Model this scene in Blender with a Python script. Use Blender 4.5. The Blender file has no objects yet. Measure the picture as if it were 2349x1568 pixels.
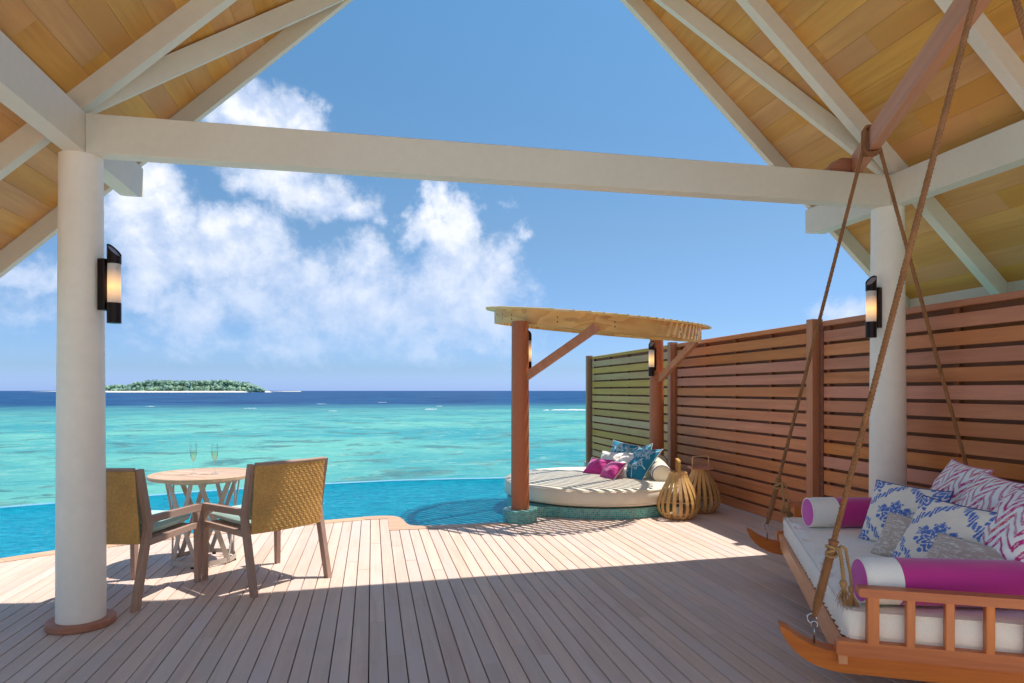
import bpy, bmesh, math, random
import numpy as np
from mathutils import Vector, Matrix, noise
random.seed(7)
C = bpy.context.scene
R = math.radians
PI = math.pi

# ------------------------------------------------------------------ camera
cam_d = bpy.data.cameras.new('camera'); cam = bpy.data.objects.new('camera', cam_d)
C.collection.objects.link(cam); C.camera = cam
YAW = math.atan(321.5 / 1530.0)
cam.location = (0, 0, 1.45); cam.rotation_euler = (PI / 2, 0, -YAW)
cam_d.sensor_width = 36.0; cam_d.lens = 36.0 * 1530.0 / 2349.0
cam_d.shift_y = (897.0 - 784.0) / 2349.0
cam_d.clip_start = 0.05; cam_d.clip_end = 60000

# ------------------------------------------------------------------ render look
C.view_settings.view_transform = 'Standard'; C.view_settings.look = 'None'
C.view_settings.gamma = 1.0; C.view_settings.use_curve_mapping = False
C.view_settings.exposure = 1.58
C.cycles.max_bounces = 10; C.cycles.diffuse_bounces = 5; C.cycles.glossy_bounces = 4
C.cycles.transmission_bounces = 6; C.cycles.transparent_max_bounces = 12
C.cycles.use_denoising = True

# sun: shadows fall 0.437 m to -X and 0.094 m to -Y for each metre of height
SUNV = Vector((0.437, 0.094, 1.0)).normalized()
sd = bpy.data.lights.new('sun', 'SUN'); so = bpy.data.objects.new('sun', sd)
C.collection.objects.link(so)
sd.energy = 2.0; sd.angle = R(0.5); sd.color = (1.0, 0.94, 0.86)
so.rotation_euler = SUNV.to_track_quat('Z', 'Y').to_euler(); so.location = (8, 3, 18)

def srgb(r, g, b):
    f = lambda c: (c / 255 / 12.92) if c <= 10 else ((c / 255 + 0.055) / 1.055) ** 2.4
    return (f(r), f(g), f(b), 1.0)

class NT:
    """tiny helper for node trees"""
    def __init__(s, t): s.t = t; s.n = t.nodes; s.l = t.links
    def add(s, typ, **kw):
        n = s.n.new(typ)
        for k, v in kw.items(): setattr(n, k, v)
        return n
    def put(s, sock, v):
        if hasattr(v, 'is_output') or isinstance(v, bpy.types.NodeSocket): s.l.new(v, sock)
        elif v is not None: sock.default_value = v
    def math(s, op, a, b=None, c=None, clamp=False):
        n = s.add('ShaderNodeMath', operation=op); n.use_clamp = clamp
        s.put(n.inputs[0], a)
        if b is not None: s.put(n.inputs[1], b)
        if c is not None: s.put(n.inputs[2], c)
        return n.outputs[0]
    def vmath(s, op, a, b=None, out=0):
        n = s.add('ShaderNodeVectorMath', operation=op); s.put(n.inputs[0], a)
        if b is not None:
            if op == 'SCALE': s.put(n.inputs['Scale'], b)
            else: s.put(n.inputs[1], b)
        return n.outputs[out]
    def mix(s, f, a, b, blend='MIX'):
        n = s.add('ShaderNodeMix', data_type='RGBA', blend_type=blend)
        s.put(n.inputs[0], f); s.put(n.inputs[6], a); s.put(n.inputs[7], b)
        return n.outputs[2]
    def noise(s, vec, scale, detail=3, rough=0.5, dist=0.0, out=0):
        n = s.add('ShaderNodeTexNoise'); s.put(n.inputs['Vector'], vec)
        n.inputs['Scale'].default_value = scale; n.inputs['Detail'].default_value = detail
        n.inputs['Roughness'].default_value = rough; n.inputs['Distortion'].default_value = dist
        return n.outputs[out]
    def ramp(s, fac, stops, interp='LINEAR'):
        n = s.add('ShaderNodeValToRGB'); n.color_ramp.interpolation = interp
        e = n.color_ramp.elements
        while len(e) < len(stops): e.new(0.5)
        for i, (p, c) in enumerate(stops):
            e[i].position = p; e[i].color = c if hasattr(c, '__len__') else (c, c, c, 1)
        s.put(n.inputs[0], fac); return n.outputs[0]
    def smooth(s, v, lo, hi):
        n = s.add('ShaderNodeMapRange', interpolation_type='SMOOTHSTEP')
        s.put(n.inputs[0], v); n.inputs[1].default_value = lo; n.inputs[2].default_value = hi
        return n.outputs[0]
    def bump(s, h, strength, dist=0.01, normal=None):
        n = s.add('ShaderNodeBump'); n.inputs['Strength'].default_value = strength
        n.inputs['Distance'].default_value = dist; s.put(n.inputs['Height'], h)
        if normal: s.put(n.inputs['Normal'], normal)
        return n.outputs[0]

# ------------------------------------------------------------------ world: sky with clouds
W = bpy.data.worlds.new('World'); C.world = W; W.use_nodes = True
w = NT(W.node_tree); w.n.clear()
sky = w.add('ShaderNodeTexSky', sky_type='NISHITA'); sky.sun_disc = False
sky.sun_elevation = math.asin(SUNV.z); sky.sun_rotation = math.atan2(SUNV.x, SUNV.y)
sky.air_density = 1.0; sky.dust_density = 0.6; sky.ozone_density = 1.0; sky.altitude = 0
tc = w.add('ShaderNodeTexCoord')
sep = w.add('ShaderNodeSeparateXYZ'); w.l.new(tc.outputs['Generated'], sep.inputs[0])
az = w.math('ARCTAN2', sep.outputs[0], sep.outputs[1])
el = w.math('ARCSINE', sep.outputs[2])
cmb = w.add('ShaderNodeCombineXYZ'); w.l.new(az, cmb.inputs[0]); w.l.new(el, cmb.inputs[1])
P0 = cmb.outputs[0]
wn = w.noise(P0, 11.0, 6, 0.65, out=1)
wob = w.vmath('SCALE', w.vmath('SUBTRACT', wn, (0.5, 0.5, 0.5)), 0.10)
PW = w.vmath('ADD', P0, wob)
CLOUDS = [  # picture-free description: azimuth, elevation, half-widths (radians), density
]
def cl(x, y, rx, ry, s=1.0):
    dx = (x - 1174.5) / 1530.0; dz = (897.0 - y) / 1530.0
    X = dx * math.cos(YAW) + math.sin(YAW); Y = -dx * math.sin(YAW) + math.cos(YAW)
    h = math.hypot(X, Y); c2 = 1.0 / (1 + dx * dx)
    CLOUDS.append((math.atan2(X, Y), math.atan2(dz, h), rx / 1530.0 * c2, ry / 1530.0 * math.sqrt(c2), s))
for a in [(540,250,75,50,.95),(600,262,85,62,1.0),(668,268,50,52,1.0),(700,285,52,45,1.0),(620,330,120,60,.8),
          (640,400,110,44,.85),(720,440,100,48,.8),(800,465,75,42,.75),(560,392,60,28,.6),
          (300,440,75,75,.9),(362,430,62,62,.95),(400,490,60,60,.9),(300,520,90,75,.8),(345,560,110,80,.7),
          (500,505,66,50,1.0),(560,500,62,48,1.0),(600,560,82,75,1.0),(520,590,120,85,.85),(450,610,110,70,.8),(640,640,80,60,.75),
          (350,640,75,46,.85),(335,680,60,38,.8),(440,735,85,50,.75),(480,710,40,44,.8),(400,700,90,60,.6),
          (700,640,65,60,.85),(760,690,130,70,.8),(842,600,48,62,.85),(830,660,105,80,.8),(900,710,120,60,.75),(560,690,150,60,.55),
          (1018,462,56,44,1.25),(1058,496,48,58,1.3),(975,478,36,38,1.15),(1005,520,72,42,1.25),(940,540,30,26,.75),
          (1045,560,70,50,.8),(1060,620,95,70,.85),(1135,610,52,62,.9),(1110,680,95,80,.85),(1000,680,110,70,.8),(1150,740,60,70,.65),(960,740,110,46,.65),
          (420,560,190,90,.62),(760,740,230,60,.6),(1040,740,150,50,.6),(1190,540,26,18,.55),(875,500,26,22,.45),(1935,712,70,34,.8),(1980,740,90,40,.7),(60,640,110,38,.55),(90,720,90,30,.35),
          (620,790,260,36,.4),(1010,800,200,30,.35),(1020,775,150,45,.5),(1160,470,20,12,.3)]:
    cl(*a)
# the sky goes on outside the frame with the same scattered heaps
for a in [(-1.6,.35,.28,.12,.8),(-1.2,.2,.2,.09,.8),(-2.3,.5,.3,.14,.8),(2.3,.3,.3,.12,.8),(2.9,.45,.3,.15,.8),(1.7,.22,.22,.08,.7),(-2.8,.2,.25,.08,.8),(1.3,.14,.2,.06,.7),(-.95,.75,.18,.12,.6)]:
    CLOUDS.append(a)
acc = None
for (a_, e_, rx, ry, s_) in CLOUDS:
    d = w.vmath('MULTIPLY', w.vmath('SUBTRACT', PW, (a_, e_, 0)), (1 / rx, 1 / ry, 0))
    ln = w.vmath('LENGTH', d, out=1)
    v = w.math('MULTIPLY', w.math('SUBTRACT', 1.3, ln), s_)
    acc = v if acc is None else w.math('SMOOTH_MAX', acc, v, 0.25)
n1 = w.noise(P0, 14.0, 8, 0.62, 0.2)
n1b = w.noise(w.vmath('ADD', P0, (0.012, 0.022, 0)), 14.0, 8, 0.62, 0.2)
n2 = w.noise(w.vmath('ADD', P0, (3.3, 1.7, 0)), 5.0, 4, 0.5)
dens = w.math('ADD', acc, w.math('MULTIPLY', w.math('SUBTRACT', n1, 0.5), 1.15))
n3 = w.noise(P0, 52.0, 5, 0.6)
dens = w.math('ADD', dens, w.math('ADD', 0.13, w.math('MULTIPLY', w.math('SUBTRACT', n3, 0.5), 0.55)))
dens = w.math('ADD', dens, w.math('MULTIPLY', w.math('SUBTRACT', n2, 0.5), 0.5))
cover = w.smooth(dens, 0.05, 0.85)
lit = w.math('ADD', 0.5, w.math('MULTIPLY', w.math('SUBTRACT', n1, n1b), 4.6), clamp=True)
core = w.smooth(dens, 0.75, 1.35)
bright = w.math('ADD', w.math('MULTIPLY', core, 0.55), w.math('MULTIPLY', lit, 0.5), clamp=True)
ccol = w.mix(bright, (0.56, 0.68, 0.92, 1), (1.0, 1.02, 1.06, 1))
hz = w.smooth(el, 0.0, 0.28)                        # low clouds lie deep in the air: thinner, bluer
ccol = w.mix(w.math('MULTIPLY', w.math('SUBTRACT', 1.0, hz), 0.62), ccol, (0.60, 0.74, 1.0, 1))
SKY_K = 0.12
tint = w.ramp(w.math('MULTIPLY', el, 1.6), [(0.0, (0.235, 0.36, 0.80, 1)), (0.05, (0.190, 0.28, 0.50, 1)), (0.16, (0.194, 0.27, 0.40, 1)), (0.36, (0.232, 0.304, 0.355, 1)), (0.85, (0.242, 0.395, 0.44, 1))])
skycol = w.vmath('MULTIPLY', sky.outputs[0], w.vmath('SCALE', tint, SKY_K))
cval = w.vmath('SCALE', ccol, 0.35)
op = w.math('MULTIPLY', cover, w.math('ADD', 0.66, w.math('MULTIPLY', hz, 0.30)))
mixn = w.mix(op, skycol, cval)
bg = w.add('ShaderNodeBackground'); w.l.new(mixn, bg.inputs[0]); bg.inputs[1].default_value = 1.0
wo = w.add('ShaderNodeOutputWorld'); w.l.new(bg.outputs[0], wo.inputs[0])
W.cycles.sampling_method = 'MANUAL'; W.cycles.sample_map_resolution = 512

# ------------------------------------------------------------------ materials
def newmat(name):
    m = bpy.data.materials.new(name); m.use_nodes = True
    t = NT(m.node_tree); t.n.clear()
    o = t.add('ShaderNodeOutputMaterial'); b = t.add('ShaderNodeBsdfPrincipled')
    t.l.new(b.outputs[0], o.inputs[0])
    return m, t, b, o
def wood(name, c1, c2, c3=None, axis=0, scale=14.0, rough=0.6, var=0.25, bump=0.25, knots=0.0, blotch=0.0):
    """grain runs along the local axis; every object gets its own offset and tone"""
    m, t, b, o = newmat(name)
    tcn = t.add('ShaderNodeTexCoord'); oi = t.add('ShaderNodeObjectInfo')
    off = t.math('MULTIPLY', oi.outputs['Random'], 71.3)
    cb = t.add('ShaderNodeCombineXYZ')
    for i in range(3): t.l.new(off, cb.inputs[i])
    v = t.vmath('ADD', tcn.outputs['Object'], cb.outputs[0])
    sc = [1.0, 1.0, 1.0]; sc[axis] = 0.06
    vs = t.vmath('MULTIPLY', v, tuple(sc))
    g1 = t.noise(vs, scale, 4, 0.6, 0.4)
    g2 = t.noise(vs, scale * 7, 3, 0.7)
    sc2 = [1.0, 1.0, 1.0]; sc2[axis] = 0.3
    g3 = t.noise(t.vmath('MULTIPLY', v, tuple(sc2)), 3.0, 3, 0.5)
    f = t.math('ADD', t.math('MULTIPLY', g1, 0.7), t.math('MULTIPLY', g2, 0.3))
    col = t.ramp(f, [(0.3, c2), (0.68, c1)])
    if c3: col = t.mix(t.smooth(g3, 0.42, 0.72), col, c3)
    if knots > 0:
        vo = t.add('ShaderNodeTexVoronoi'); t.put(vo.inputs['Vector'], t.vmath('MULTIPLY', v, tuple([1.0 if i != axis else 0.5 for i in range(3)])))
        vo.inputs['Scale'].default_value = 2.2
        k = t.math('SUBTRACT', 1.0, t.smooth(vo.outputs['Distance'], 0.01, 0.055))
        col = t.mix(t.math('MULTIPLY', k, knots), col, tuple([c * 0.35 for c in c2[:3]] + [1]))
    wn_ = t.add('ShaderNodeTexWhiteNoise', noise_dimensions='1D'); t.put(wn_.inputs['W'], oi.outputs['Random'])
    tone = t.math('ADD', 1.0 - var / 2, t.math('MULTIPLY', oi.outputs['Random'], var))
    hs = t.add('ShaderNodeHueSaturation'); t.put(hs.inputs['Color'], col); t.put(hs.inputs['Value'], tone)
    t.put(hs.inputs['Hue'], t.math('ADD', 0.5 - var * 0.028, t.math('MULTIPLY', wn_.outputs[0], var * 0.056)))
    t.put(hs.inputs['Saturation'], t.math('ADD', 1.0 - var * 0.5, t.math('MULTIPLY', wn_.outputs[0], var)))
    col = hs.outputs[0]
    if blotch > 0:
        ge = t.add('ShaderNodeNewGeometry')
        bl = t.noise(ge.outputs['Position'], 1.7, 4, 0.65)
        col = t.mix(t.math('MULTIPLY', t.smooth(bl, 0.52, 0.75), blotch), col, tuple([c * 0.72 for c in c2[:3]] + [1]))
    t.put(b.inputs['Base Color'], col)
    t.put(b.inputs['Roughness'], t.math('ADD', rough - 0.08, t.math('MULTIPLY', g2, 0.2)))
    t.put(b.inputs['Normal'], t.bump(f, bump, 0.004))
    return m
def plain(name, col, rough=0.5, metal=0.0, var=0.06, nscale=30, bump=0.05, bd=0.003, sheen=0.0, coat=0.0):
    m, t, b, o = newmat(name)
    tcn = t.add('ShaderNodeTexCoord')
    n = t.noise(tcn.outputs['Object'], nscale, 4, 0.6); n0 = t.noise(tcn.outputs['Object'], nscale * 0.06 + 0.8, 3, 0.5)
    s = t.math('ADD', t.math('MULTIPLY', n, 0.5), t.math('MULTIPLY', n0, 0.5))
    dk = tuple([c * (1 - var * 2.2) for c in col[:3]] + [1]); lt = tuple([min(1, c * (1 + var)) for c in col[:3]] + [1])
    t.put(b.inputs['Base Color'], t.ramp(s, [(0.3, dk), (0.7, lt)]))
    b.inputs['Roughness'].default_value = rough; b.inputs['Metallic'].default_value = metal
    if sheen: b.inputs['Sheen Weight'].default_value = sheen
    if coat: b.inputs['Coat Weight'].default_value = coat
    t.put(b.inputs['Normal'], t.bump(n, bump, bd))
    return m
def fabric(name, col, weave=900, bump=0.3, rough=0.9, sheen=0.2, attr=None, var=0.05):
    m, t, b, o = newmat(name)
    tcn = t.add('ShaderNodeTexCoord')
    sc = t.add('ShaderNodeSeparateXYZ'); t.put(sc.inputs[0], tcn.outputs['Object'])
    wx = t.math('SINE', t.math('MULTIPLY', sc.outputs[0], weave)); wy = t.math('SINE', t.math('MULTIPLY', sc.outputs[1], weave))
    n = t.noise(tcn.outputs['Object'], 9, 4, 0.6); n5 = t.noise(tcn.outputs['Object'], 160, 2, 0.6)
    if attr:
        at = t.add('ShaderNodeAttribute', attribute_name=attr); base = at.outputs['Color']
    else:
        base = t.ramp(n, [(0.3, tuple([c * (1 - var) for c in col[:3]] + [1])), (0.7, col)])
    base = t.mix(0.12, base, t.ramp(n5, [(0.35, 0.55), (0.65, 1.0)]), 'MULTIPLY')
    t.put(b.inputs['Base Color'], base)
    b.inputs['Roughness'].default_value = rough; b.inputs['Sheen Weight'].default_value = sheen
    h = t.math('ADD', t.math('MULTIPLY', t.math('MULTIPLY', wx, wy), 0.25), n5)
    t.put(b.inputs['Normal'], t.bump(h, bump, 0.0015))
    return m

M = {}
M['deck'] = wood('deck_wood', srgb(221,196,178), srgb(195,167,150), srgb(208,187,176), axis=1, scale=16, rough=0.62, var=0.14, bump=0.3, knots=0.25, blotch=0.18)
M['coping'] = wood('coping_wood', srgb(216,178,146), srgb(188,144,112), None, axis=0, scale=14, rough=0.6, var=0.2, bump=0.25)
M['collar'] = wood('collar_wood', srgb(190,128,98), srgb(158,100,74), None, axis=0, scale=14, rough=0.5, var=0.1)
M['roof'] = wood('roof_oak', srgb(228,174,96), srgb(192,132,64), srgb(208,148,80), axis=1, scale=6, rough=0.5, var=0.15, bump=0.1, knots=0.6)
M['white'] = plain('white_paint', srgb(226,216,198), rough=0.45, var=0.03, nscale=18, bump=0.06)
M['column'] = plain('column_paint', srgb(248,236,220), rough=0.42, var=0.03, nscale=14, bump=0.06)
M['brownpaint'] = plain('brown_paint', srgb(178,102,62), rough=0.5, var=0.05, nscale=22, bump=0.08)
M['fence'] = wood('fence_wood', srgb(218,144,98), srgb(182,108,68), srgb(202,126,84), axis=1, scale=12, rough=0.55, var=0.24, bump=0.2, knots=0.1)
M['fence_pale'] = wood('fence_wood_lit_tone', srgb(238,172,100), srgb(206,136,72), srgb(222,154,88), axis=1, scale=12, rough=0.6, var=0.2, bump=0.2, knots=0.1)  # same wood for the far panel, its brighter lighting put into the colour
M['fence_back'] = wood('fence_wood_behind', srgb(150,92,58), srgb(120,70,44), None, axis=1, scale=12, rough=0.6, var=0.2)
M['post'] = wood('post_wood', srgb(204,140,104), srgb(176,112,80), None, axis=2, scale=12, rough=0.55, var=0.12, bump=0.15)
M['teak'] = wood('teak_oiled', srgb(216,124,60), srgb(176,86,36), None, axis=0, scale=12, rough=0.42, var=0.12, bump=0.15, knots=0.5)
M['teak_z'] = wood('teak_oiled_upright', srgb(222,132,68), srgb(186,96,44), None, axis=2, scale=12, rough=0.42, var=0.12, bump=0.15)
M['teaky'] = wood('teak_oiled_long', srgb(240,172,110), srgb(212,134,76), None, axis=1, scale=12, rough=0.42, var=0.12, bump=0.15, knots=0.3)
M['pole'] = wood('pole_wood', srgb(212,150,112), srgb(184,118,82), None, axis=0, scale=12, rough=0.45, var=0.05, bump=0.15)
M['pine'] = wood('pine_fascia', srgb(226,184,120), srgb(198,146,86), None, axis=0, scale=7, rough=0.55, var=0.1, bump=0.15, knots=0.8)
M['pine_slat'] = wood('pine_slat', srgb(240,210,146), srgb(216,174,110), None, axis=0, scale=10, rough=0.6, var=0.2, bump=0.15)
M['chairwood'] = wood('chair_wood', srgb(184,152,134), srgb(146,114,98), srgb(166,136,122), axis=2, scale=16, rough=0.6, var=0.12, bump=0.25)
for ax_, nm in ((0, 'chairwood_x'), (1, 'chairwood_y')):
    M[nm] = wood('chair_wood_' + 'xyz'[ax_], srgb(184,152,134), srgb(146,114,98), srgb(166,136,122), axis=ax_, scale=16, rough=0.6, var=0.12, bump=0.25)
M['lens'] = plain('hood_lens', srgb(150, 140, 150), rough=0.2, var=0.02)
M['tablewood'] = wood('table_wood', srgb(212,182,156), srgb(184,148,122), None, axis=0, scale=16, rough=0.55, var=0.2, bump=0.2)
M['wicker'] = plain('golden_wicker', srgb(216,166,92), rough=0.5, var=0.16, nscale=60, bump=0.15, bd=0.001)
M['bamboo'] = wood('bamboo_strip', srgb(214,172,110), srgb(184,136,78), None, axis=2, scale=20, rough=0.5, var=0.2, bump=0.1)
M['bronze'] = plain('dark_bronze', srgb(44,30,28), rough=0.35, metal=0.6, var=0.15, nscale=12, bump=0.03)
M['steel'] = plain('brushed_steel', srgb(180,180,184), rough=0.28, metal=1.0, var=0.05)
M['tablemetal'] = plain('powder_coated_metal', srgb(184,174,164), rough=0.45, metal=0.15, var=0.04)
M['rubber'] = plain('rubber', srgb(30,30,30), rough=0.8)
M['rope'] = plain('manila_rope', srgb(158,106,66), rough=0.95, var=0.2, nscale=120, bump=0.6, bd=0.002)
M['rope_pale'] = plain('manila_rope_pale', srgb(190,146,96), rough=0.95, var=0.2, nscale=120, bump=0.6, bd=0.002)
M['sage'] = fabric('sage_cushion', srgb(176,206,198))
M['cream'] = fabric('cream_vinyl', srgb(236,224,200), weave=500, bump=0.12, rough=0.55, sheen=0.0)
M['offwhite'] = fabric('offwhite_linen', srgb(252,242,228))
M['whitefab'] = fabric('white_cotton', srgb(252,244,232))
M['magenta'] = fabric('magenta_velvet', srgb(204,36,136), rough=0.8, sheen=0.5)
M['magenta_light'] = fabric('magenta_cover', srgb(216,84,178), rough=0.85)
M['violet'] = fabric('violet_piping', srgb(96,48,120))
M['navy'] = fabric('navy_piping', srgb(54,66,132))
M['printed'] = fabric('printed_cotton', None, attr='print', sheen=0.15)
M['printed_edge'] = fabric('chevron_piping', srgb(210,110,150))
M['linen'] = fabric('linen_jacquard', None, attr='print', sheen=0.3)
M['cord'] = fabric('twisted_cord', srgb(190,176,160))
M['sand'] = plain('beach_sand', srgb(250,244,226), rough=0.95)
M['dark'] = plain('deck_substructure', srgb(60,50,44), rough=0.9)
M['limestone'] = plain('limestone', srgb(240,232,218), rough=0.7, var=0.04, nscale=9)
M['concrete'] = plain('rendered_wall', srgb(214,208,198), rough=0.85)
M['roofcover'] = plain('thatch_cover', srgb(150,120,80), rough=0.95, var=0.2, nscale=20, bump=0.5, bd=0.02)
M['candle'] = plain('candle_wax', srgb(240,232,214), rough=0.5)

def glass(name, tint=(1, 1, 1, 1)):
    m, t, b, o = newmat(name)
    t.n.remove(b)
    tr = t.add('ShaderNodeBsdfTransparent'); tr.inputs[0].default_value = tint
    gl = t.add('ShaderNodeBsdfGlossy'); gl.inputs['Roughness'].default_value = 0.02
    lw = t.add('ShaderNodeLayerWeight'); lw.inputs[0].default_value = 0.35
    mx = t.add('ShaderNodeMixShader')
    t.put(mx.inputs[0], t.math('MULTIPLY', lw.outputs['Facing'], 0.75)); t.l.new(tr.outputs[0], mx.inputs[1]); t.l.new(gl.outputs[0], mx.inputs[2])
    t.l.new(mx.outputs[0], o.inputs[0]); return m
M['glass'] = glass('clear_glass', (0.97, 0.99, 0.99, 1))
M['wine'] = glass('pale_wine', (0.97, 0.92, 0.78, 1))

def lampglass():
    m, t, b, o = newmat('frosted_lamp_glass')
    tcn = t.add('ShaderNodeTexCoord'); s = t.add('ShaderNodeSeparateXYZ'); t.put(s.inputs[0], tcn.outputs['Object'])
    g = t.math('SUBTRACT', 1.0, t.math('MULTIPLY', t.math('ABSOLUTE', t.math('SUBTRACT', s.outputs[2], -0.02)), 9.0), clamp=True)
    b.inputs['Base Color'].default_value = srgb(206, 196, 186); b.inputs['Roughness'].default_value = 0.35
    t.put(b.inputs['Emission Color'], t.mix(g, (0.9, 0.45, 0.2, 1), (1.0, 0.50, 0.12, 1)))
    t.put(b.inputs['Emission Strength'], t.math('MULTIPLY', t.math('POWER', g, 1.1), 0.46))
    return m
M['lampglass'] = lampglass()

def mosaic(name, c1, c2, mortar, tile=0.022, rough=0.15):
    m, t, b, o = newmat(name)
    uv = t.add('ShaderNodeUVMap')
    br = t.add('ShaderNodeTexBrick'); br.offset = 0.0; br.squash = 1.0
    t.put(br.inputs['Vector'], uv.outputs[0])
    br.inputs['Scale'].default_value = 1.0 / tile; br.inputs['Brick Width'].default_value = 1.0; br.inputs['Row Height'].default_value = 1.0
    br.inputs['Mortar Size'].default_value = 0.09; br.inputs['Mortar Smooth'].default_value = 0.2; br.inputs['Bias'].default_value = 0.0
    br.inputs['Color1'].default_value = c1; br.inputs['Color2'].default_value = c2; br.inputs['Mortar'].default_value = mortar
    t.put(b.inputs['Base Color'], br.outputs[0])
    t.put(b.inputs['Roughness'], t.math('ADD', rough, t.math('MULTIPLY', br.outputs[1], 0.5)))
    t.put(b.inputs['Normal'], t.bump(t.math('SUBTRACT', 1.0, br.outputs[1]), 0.6, 0.002))
    return m
M['mosaic'] = mosaic('turquoise_mosaic', srgb(18,142,150), srgb(84,196,188), srgb(176,176,160))
M['mosaic_pale'] = mosaic('pale_rim_mosaic', srgb(76,160,192), srgb(108,188,210), srgb(140,190,205), tile=0.03)
M['mosaic_pool'] = mosaic('pool_floor_mosaic', srgb(96,205,220), srgb(130,220,230), srgb(150,215,220), tile=0.03, rough=0.4)

# ------------------------------------------------------------------ mesh builder
class MB:
    def __init__(s): s.v = []; s.f = []; s.uv = None; s.mi = []
    def quad(s, *p):
        i = len(s.v); s.v += [tuple(q) for q in p]; s.f.append(tuple(range(i, i + len(p))))
    def box(s, x0, x1, y0, y1, z0, z1, mtx=None):
        i = len(s.v)
        c = [(x0,y0,z0),(x1,y0,z0),(x1,y1,z0),(x0,y1,z0),(x0,y0,z1),(x1,y0,z1),(x1,y1,z1),(x0,y1,z1)]
        if mtx: c = [tuple(mtx @ Vector(q)) for q in c]
        s.v += c
        s.f += [tuple(i + k for k in q) for q in ((0,3,2,1),(4,5,6,7),(0,1,5,4),(1,2,6,5),(2,3,7,6),(3,0,4,7))]
        return s
    def prism(s, prof, a0, a1, axis=0, mtx=None):
        """closed 2-D profile extruded between a0 and a1 along the axis (0: prof=(y,z), 1: prof=(x,z), 2: prof=(x,y))"""
        i = len(s.v); n = len(prof)
        def P(a, p):
            q = (a, p[0], p[1]) if axis == 0 else ((p[0], a, p[1]) if axis == 1 else (p[0], p[1], a))
            return tuple(mtx @ Vector(q)) if mtx else q
        s.v += [P(a0, p) for p in prof] + [P(a1, p) for p in prof]
        s.f.append(tuple(i + k for k in range(n))[::-1]); s.f.append(tuple(i + n + k for k in range(n)))
        for k in range(n):
            k2 = (k + 1) % n; s.f.append((i + k, i + k2, i + n + k2, i + n + k))
        return s
    def tube(s, pts, r, n=8, caps=True, closed=False, up=None):
        pts = [Vector(p) for p in pts]; m = len(pts); i0 = len(s.v)
        rr = r if hasattr(r, '__len__') else [r] * m
        t0 = (pts[1] - pts[0]).normalized()
        ref = Vector(up) if up else (Vector((0, 0, 1)) if abs(t0.z) < 0.9 else Vector((1, 0, 0)))
        nrm = (ref - t0 * ref.dot(t0)).normalized()
        for k in range(m):
            if closed: t = (pts[(k + 1) % m] - pts[k - 1]).normalized()
            else: t = (pts[min(k + 1, m - 1)] - pts[max(k - 1, 0)]).normalized()
            nrm = (nrm - t * nrm.dot(t))
            nrm = nrm.normalized() if nrm.length > 1e-6 else t.orthogonal().normalized()
            b = t.cross(nrm)
            for j in range(n):
                a = 2 * PI * j / n
                s.v.append(tuple(pts[k] + (nrm * math.cos(a) + b * math.sin(a)) * rr[k]))
        for k in range(m if closed else m - 1):
            k2 = (k + 1) % m
            for j in range(n):
                j2 = (j + 1) % n
                s.f.append((i0 + k * n + j, i0 + k * n + j2, i0 + k2 * n + j2, i0 + k2 * n + j))
        if caps and not closed:
            s.f.append(tuple(i0 + j for j in range(n))[::-1]); s.f.append(tuple(i0 + (m - 1) * n + j for j in range(n)))
        return s
    def lathe(s, prof, n=32, c=(0, 0), close=False, a0=0.0, a1=2 * PI, uvw=False):
        full = abs(a1 - a0 - 2 * PI) < 1e-6
        cols = n if full else n + 1; i0 = len(s.v); m = len(prof)
        for k in range(cols):
            a = a0 + (a1 - a0) * k / n
            for (r, z) in prof: s.v.append((c[0] + r * math.cos(a), c[1] + r * math.sin(a), z))
        for k in range(n):
            k2 = (k + 1) % cols
            for j in range(m - 1 + (1 if close else 0)):
                j2 = (j + 1) % m
                s.f.append((i0 + k * m + j, i0 + k2 * m + j, i0 + k2 * m + j2, i0 + k * m + j2))
        return s
    def mesh(s, name, mat, smooth=False, angle=None):
        me = bpy.data.meshes.new(name); me.from_pydata(s.v, [], s.f); me.update()
        if mat: me.materials.append(M[mat] if isinstance(mat, str) else mat)
        if smooth:
            for p in me.polygons: p.use_smooth = True
            if angle is not None:
                try: me.set_sharp_from_angle(angle=R(angle))
                except Exception: pass
        return me
    def build(s, name, mat, parent=None, smooth=False, angle=None, loc=None, mtx=None):
        return put(name, s.mesh(name, mat, smooth, angle), parent, mtx if mtx else (Matrix.Translation(loc) if loc else None))

def put(name, me, parent=None, world=None):
    """links a mesh at a world matrix; under a parent its local matrix is worked out from the parents' own matrices"""
    o = bpy.data.objects.new(name, me); C.collection.objects.link(o)
    Wm = world if world is not None else Matrix.Identity(4)
    if parent:
        o.parent = parent; pm = Matrix.Identity(4); q = parent
        chain = []
        while q: chain.append(q.matrix_basis.copy()); q = q.parent
        for k in reversed(chain): pm = pm @ k
        o.matrix_basis = pm.inverted() @ Wm
    else: o.matrix_basis = Wm
    return o
def putl(name, me, parent, local=None):
    o = bpy.data.objects.new(name, me); C.collection.objects.link(o); o.parent = parent
    if local is not None: o.matrix_basis = local
    return o
def thing(name, label=None, cat=None, loc=(0, 0, 0), rotz=0.0, group=None, kind=None):
    o = bpy.data.objects.new(name, None); C.collection.objects.link(o)
    o.matrix_basis = Matrix.Translation(loc) @ Matrix.Rotation(rotz, 4, 'Z')
    o.empty_display_size = 0.2
    return tag(o, label, cat, group, kind)
def tag(o, label=None, cat=None, group=None, kind=None):
    if label: o['label'] = label
    if cat: o['category'] = cat
    if group: o['group'] = group
    if kind: o['kind'] = kind
    return o
def copy_tree(o, parent=None):
    c = o.copy(); C.collection.objects.link(c); c.parent = parent
    if parent is not None: c.matrix_basis = o.matrix_basis.copy()
    for ch in [x for x in C.collection.objects if x.parent == o]: copy_tree(ch, c)
    return c
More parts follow.
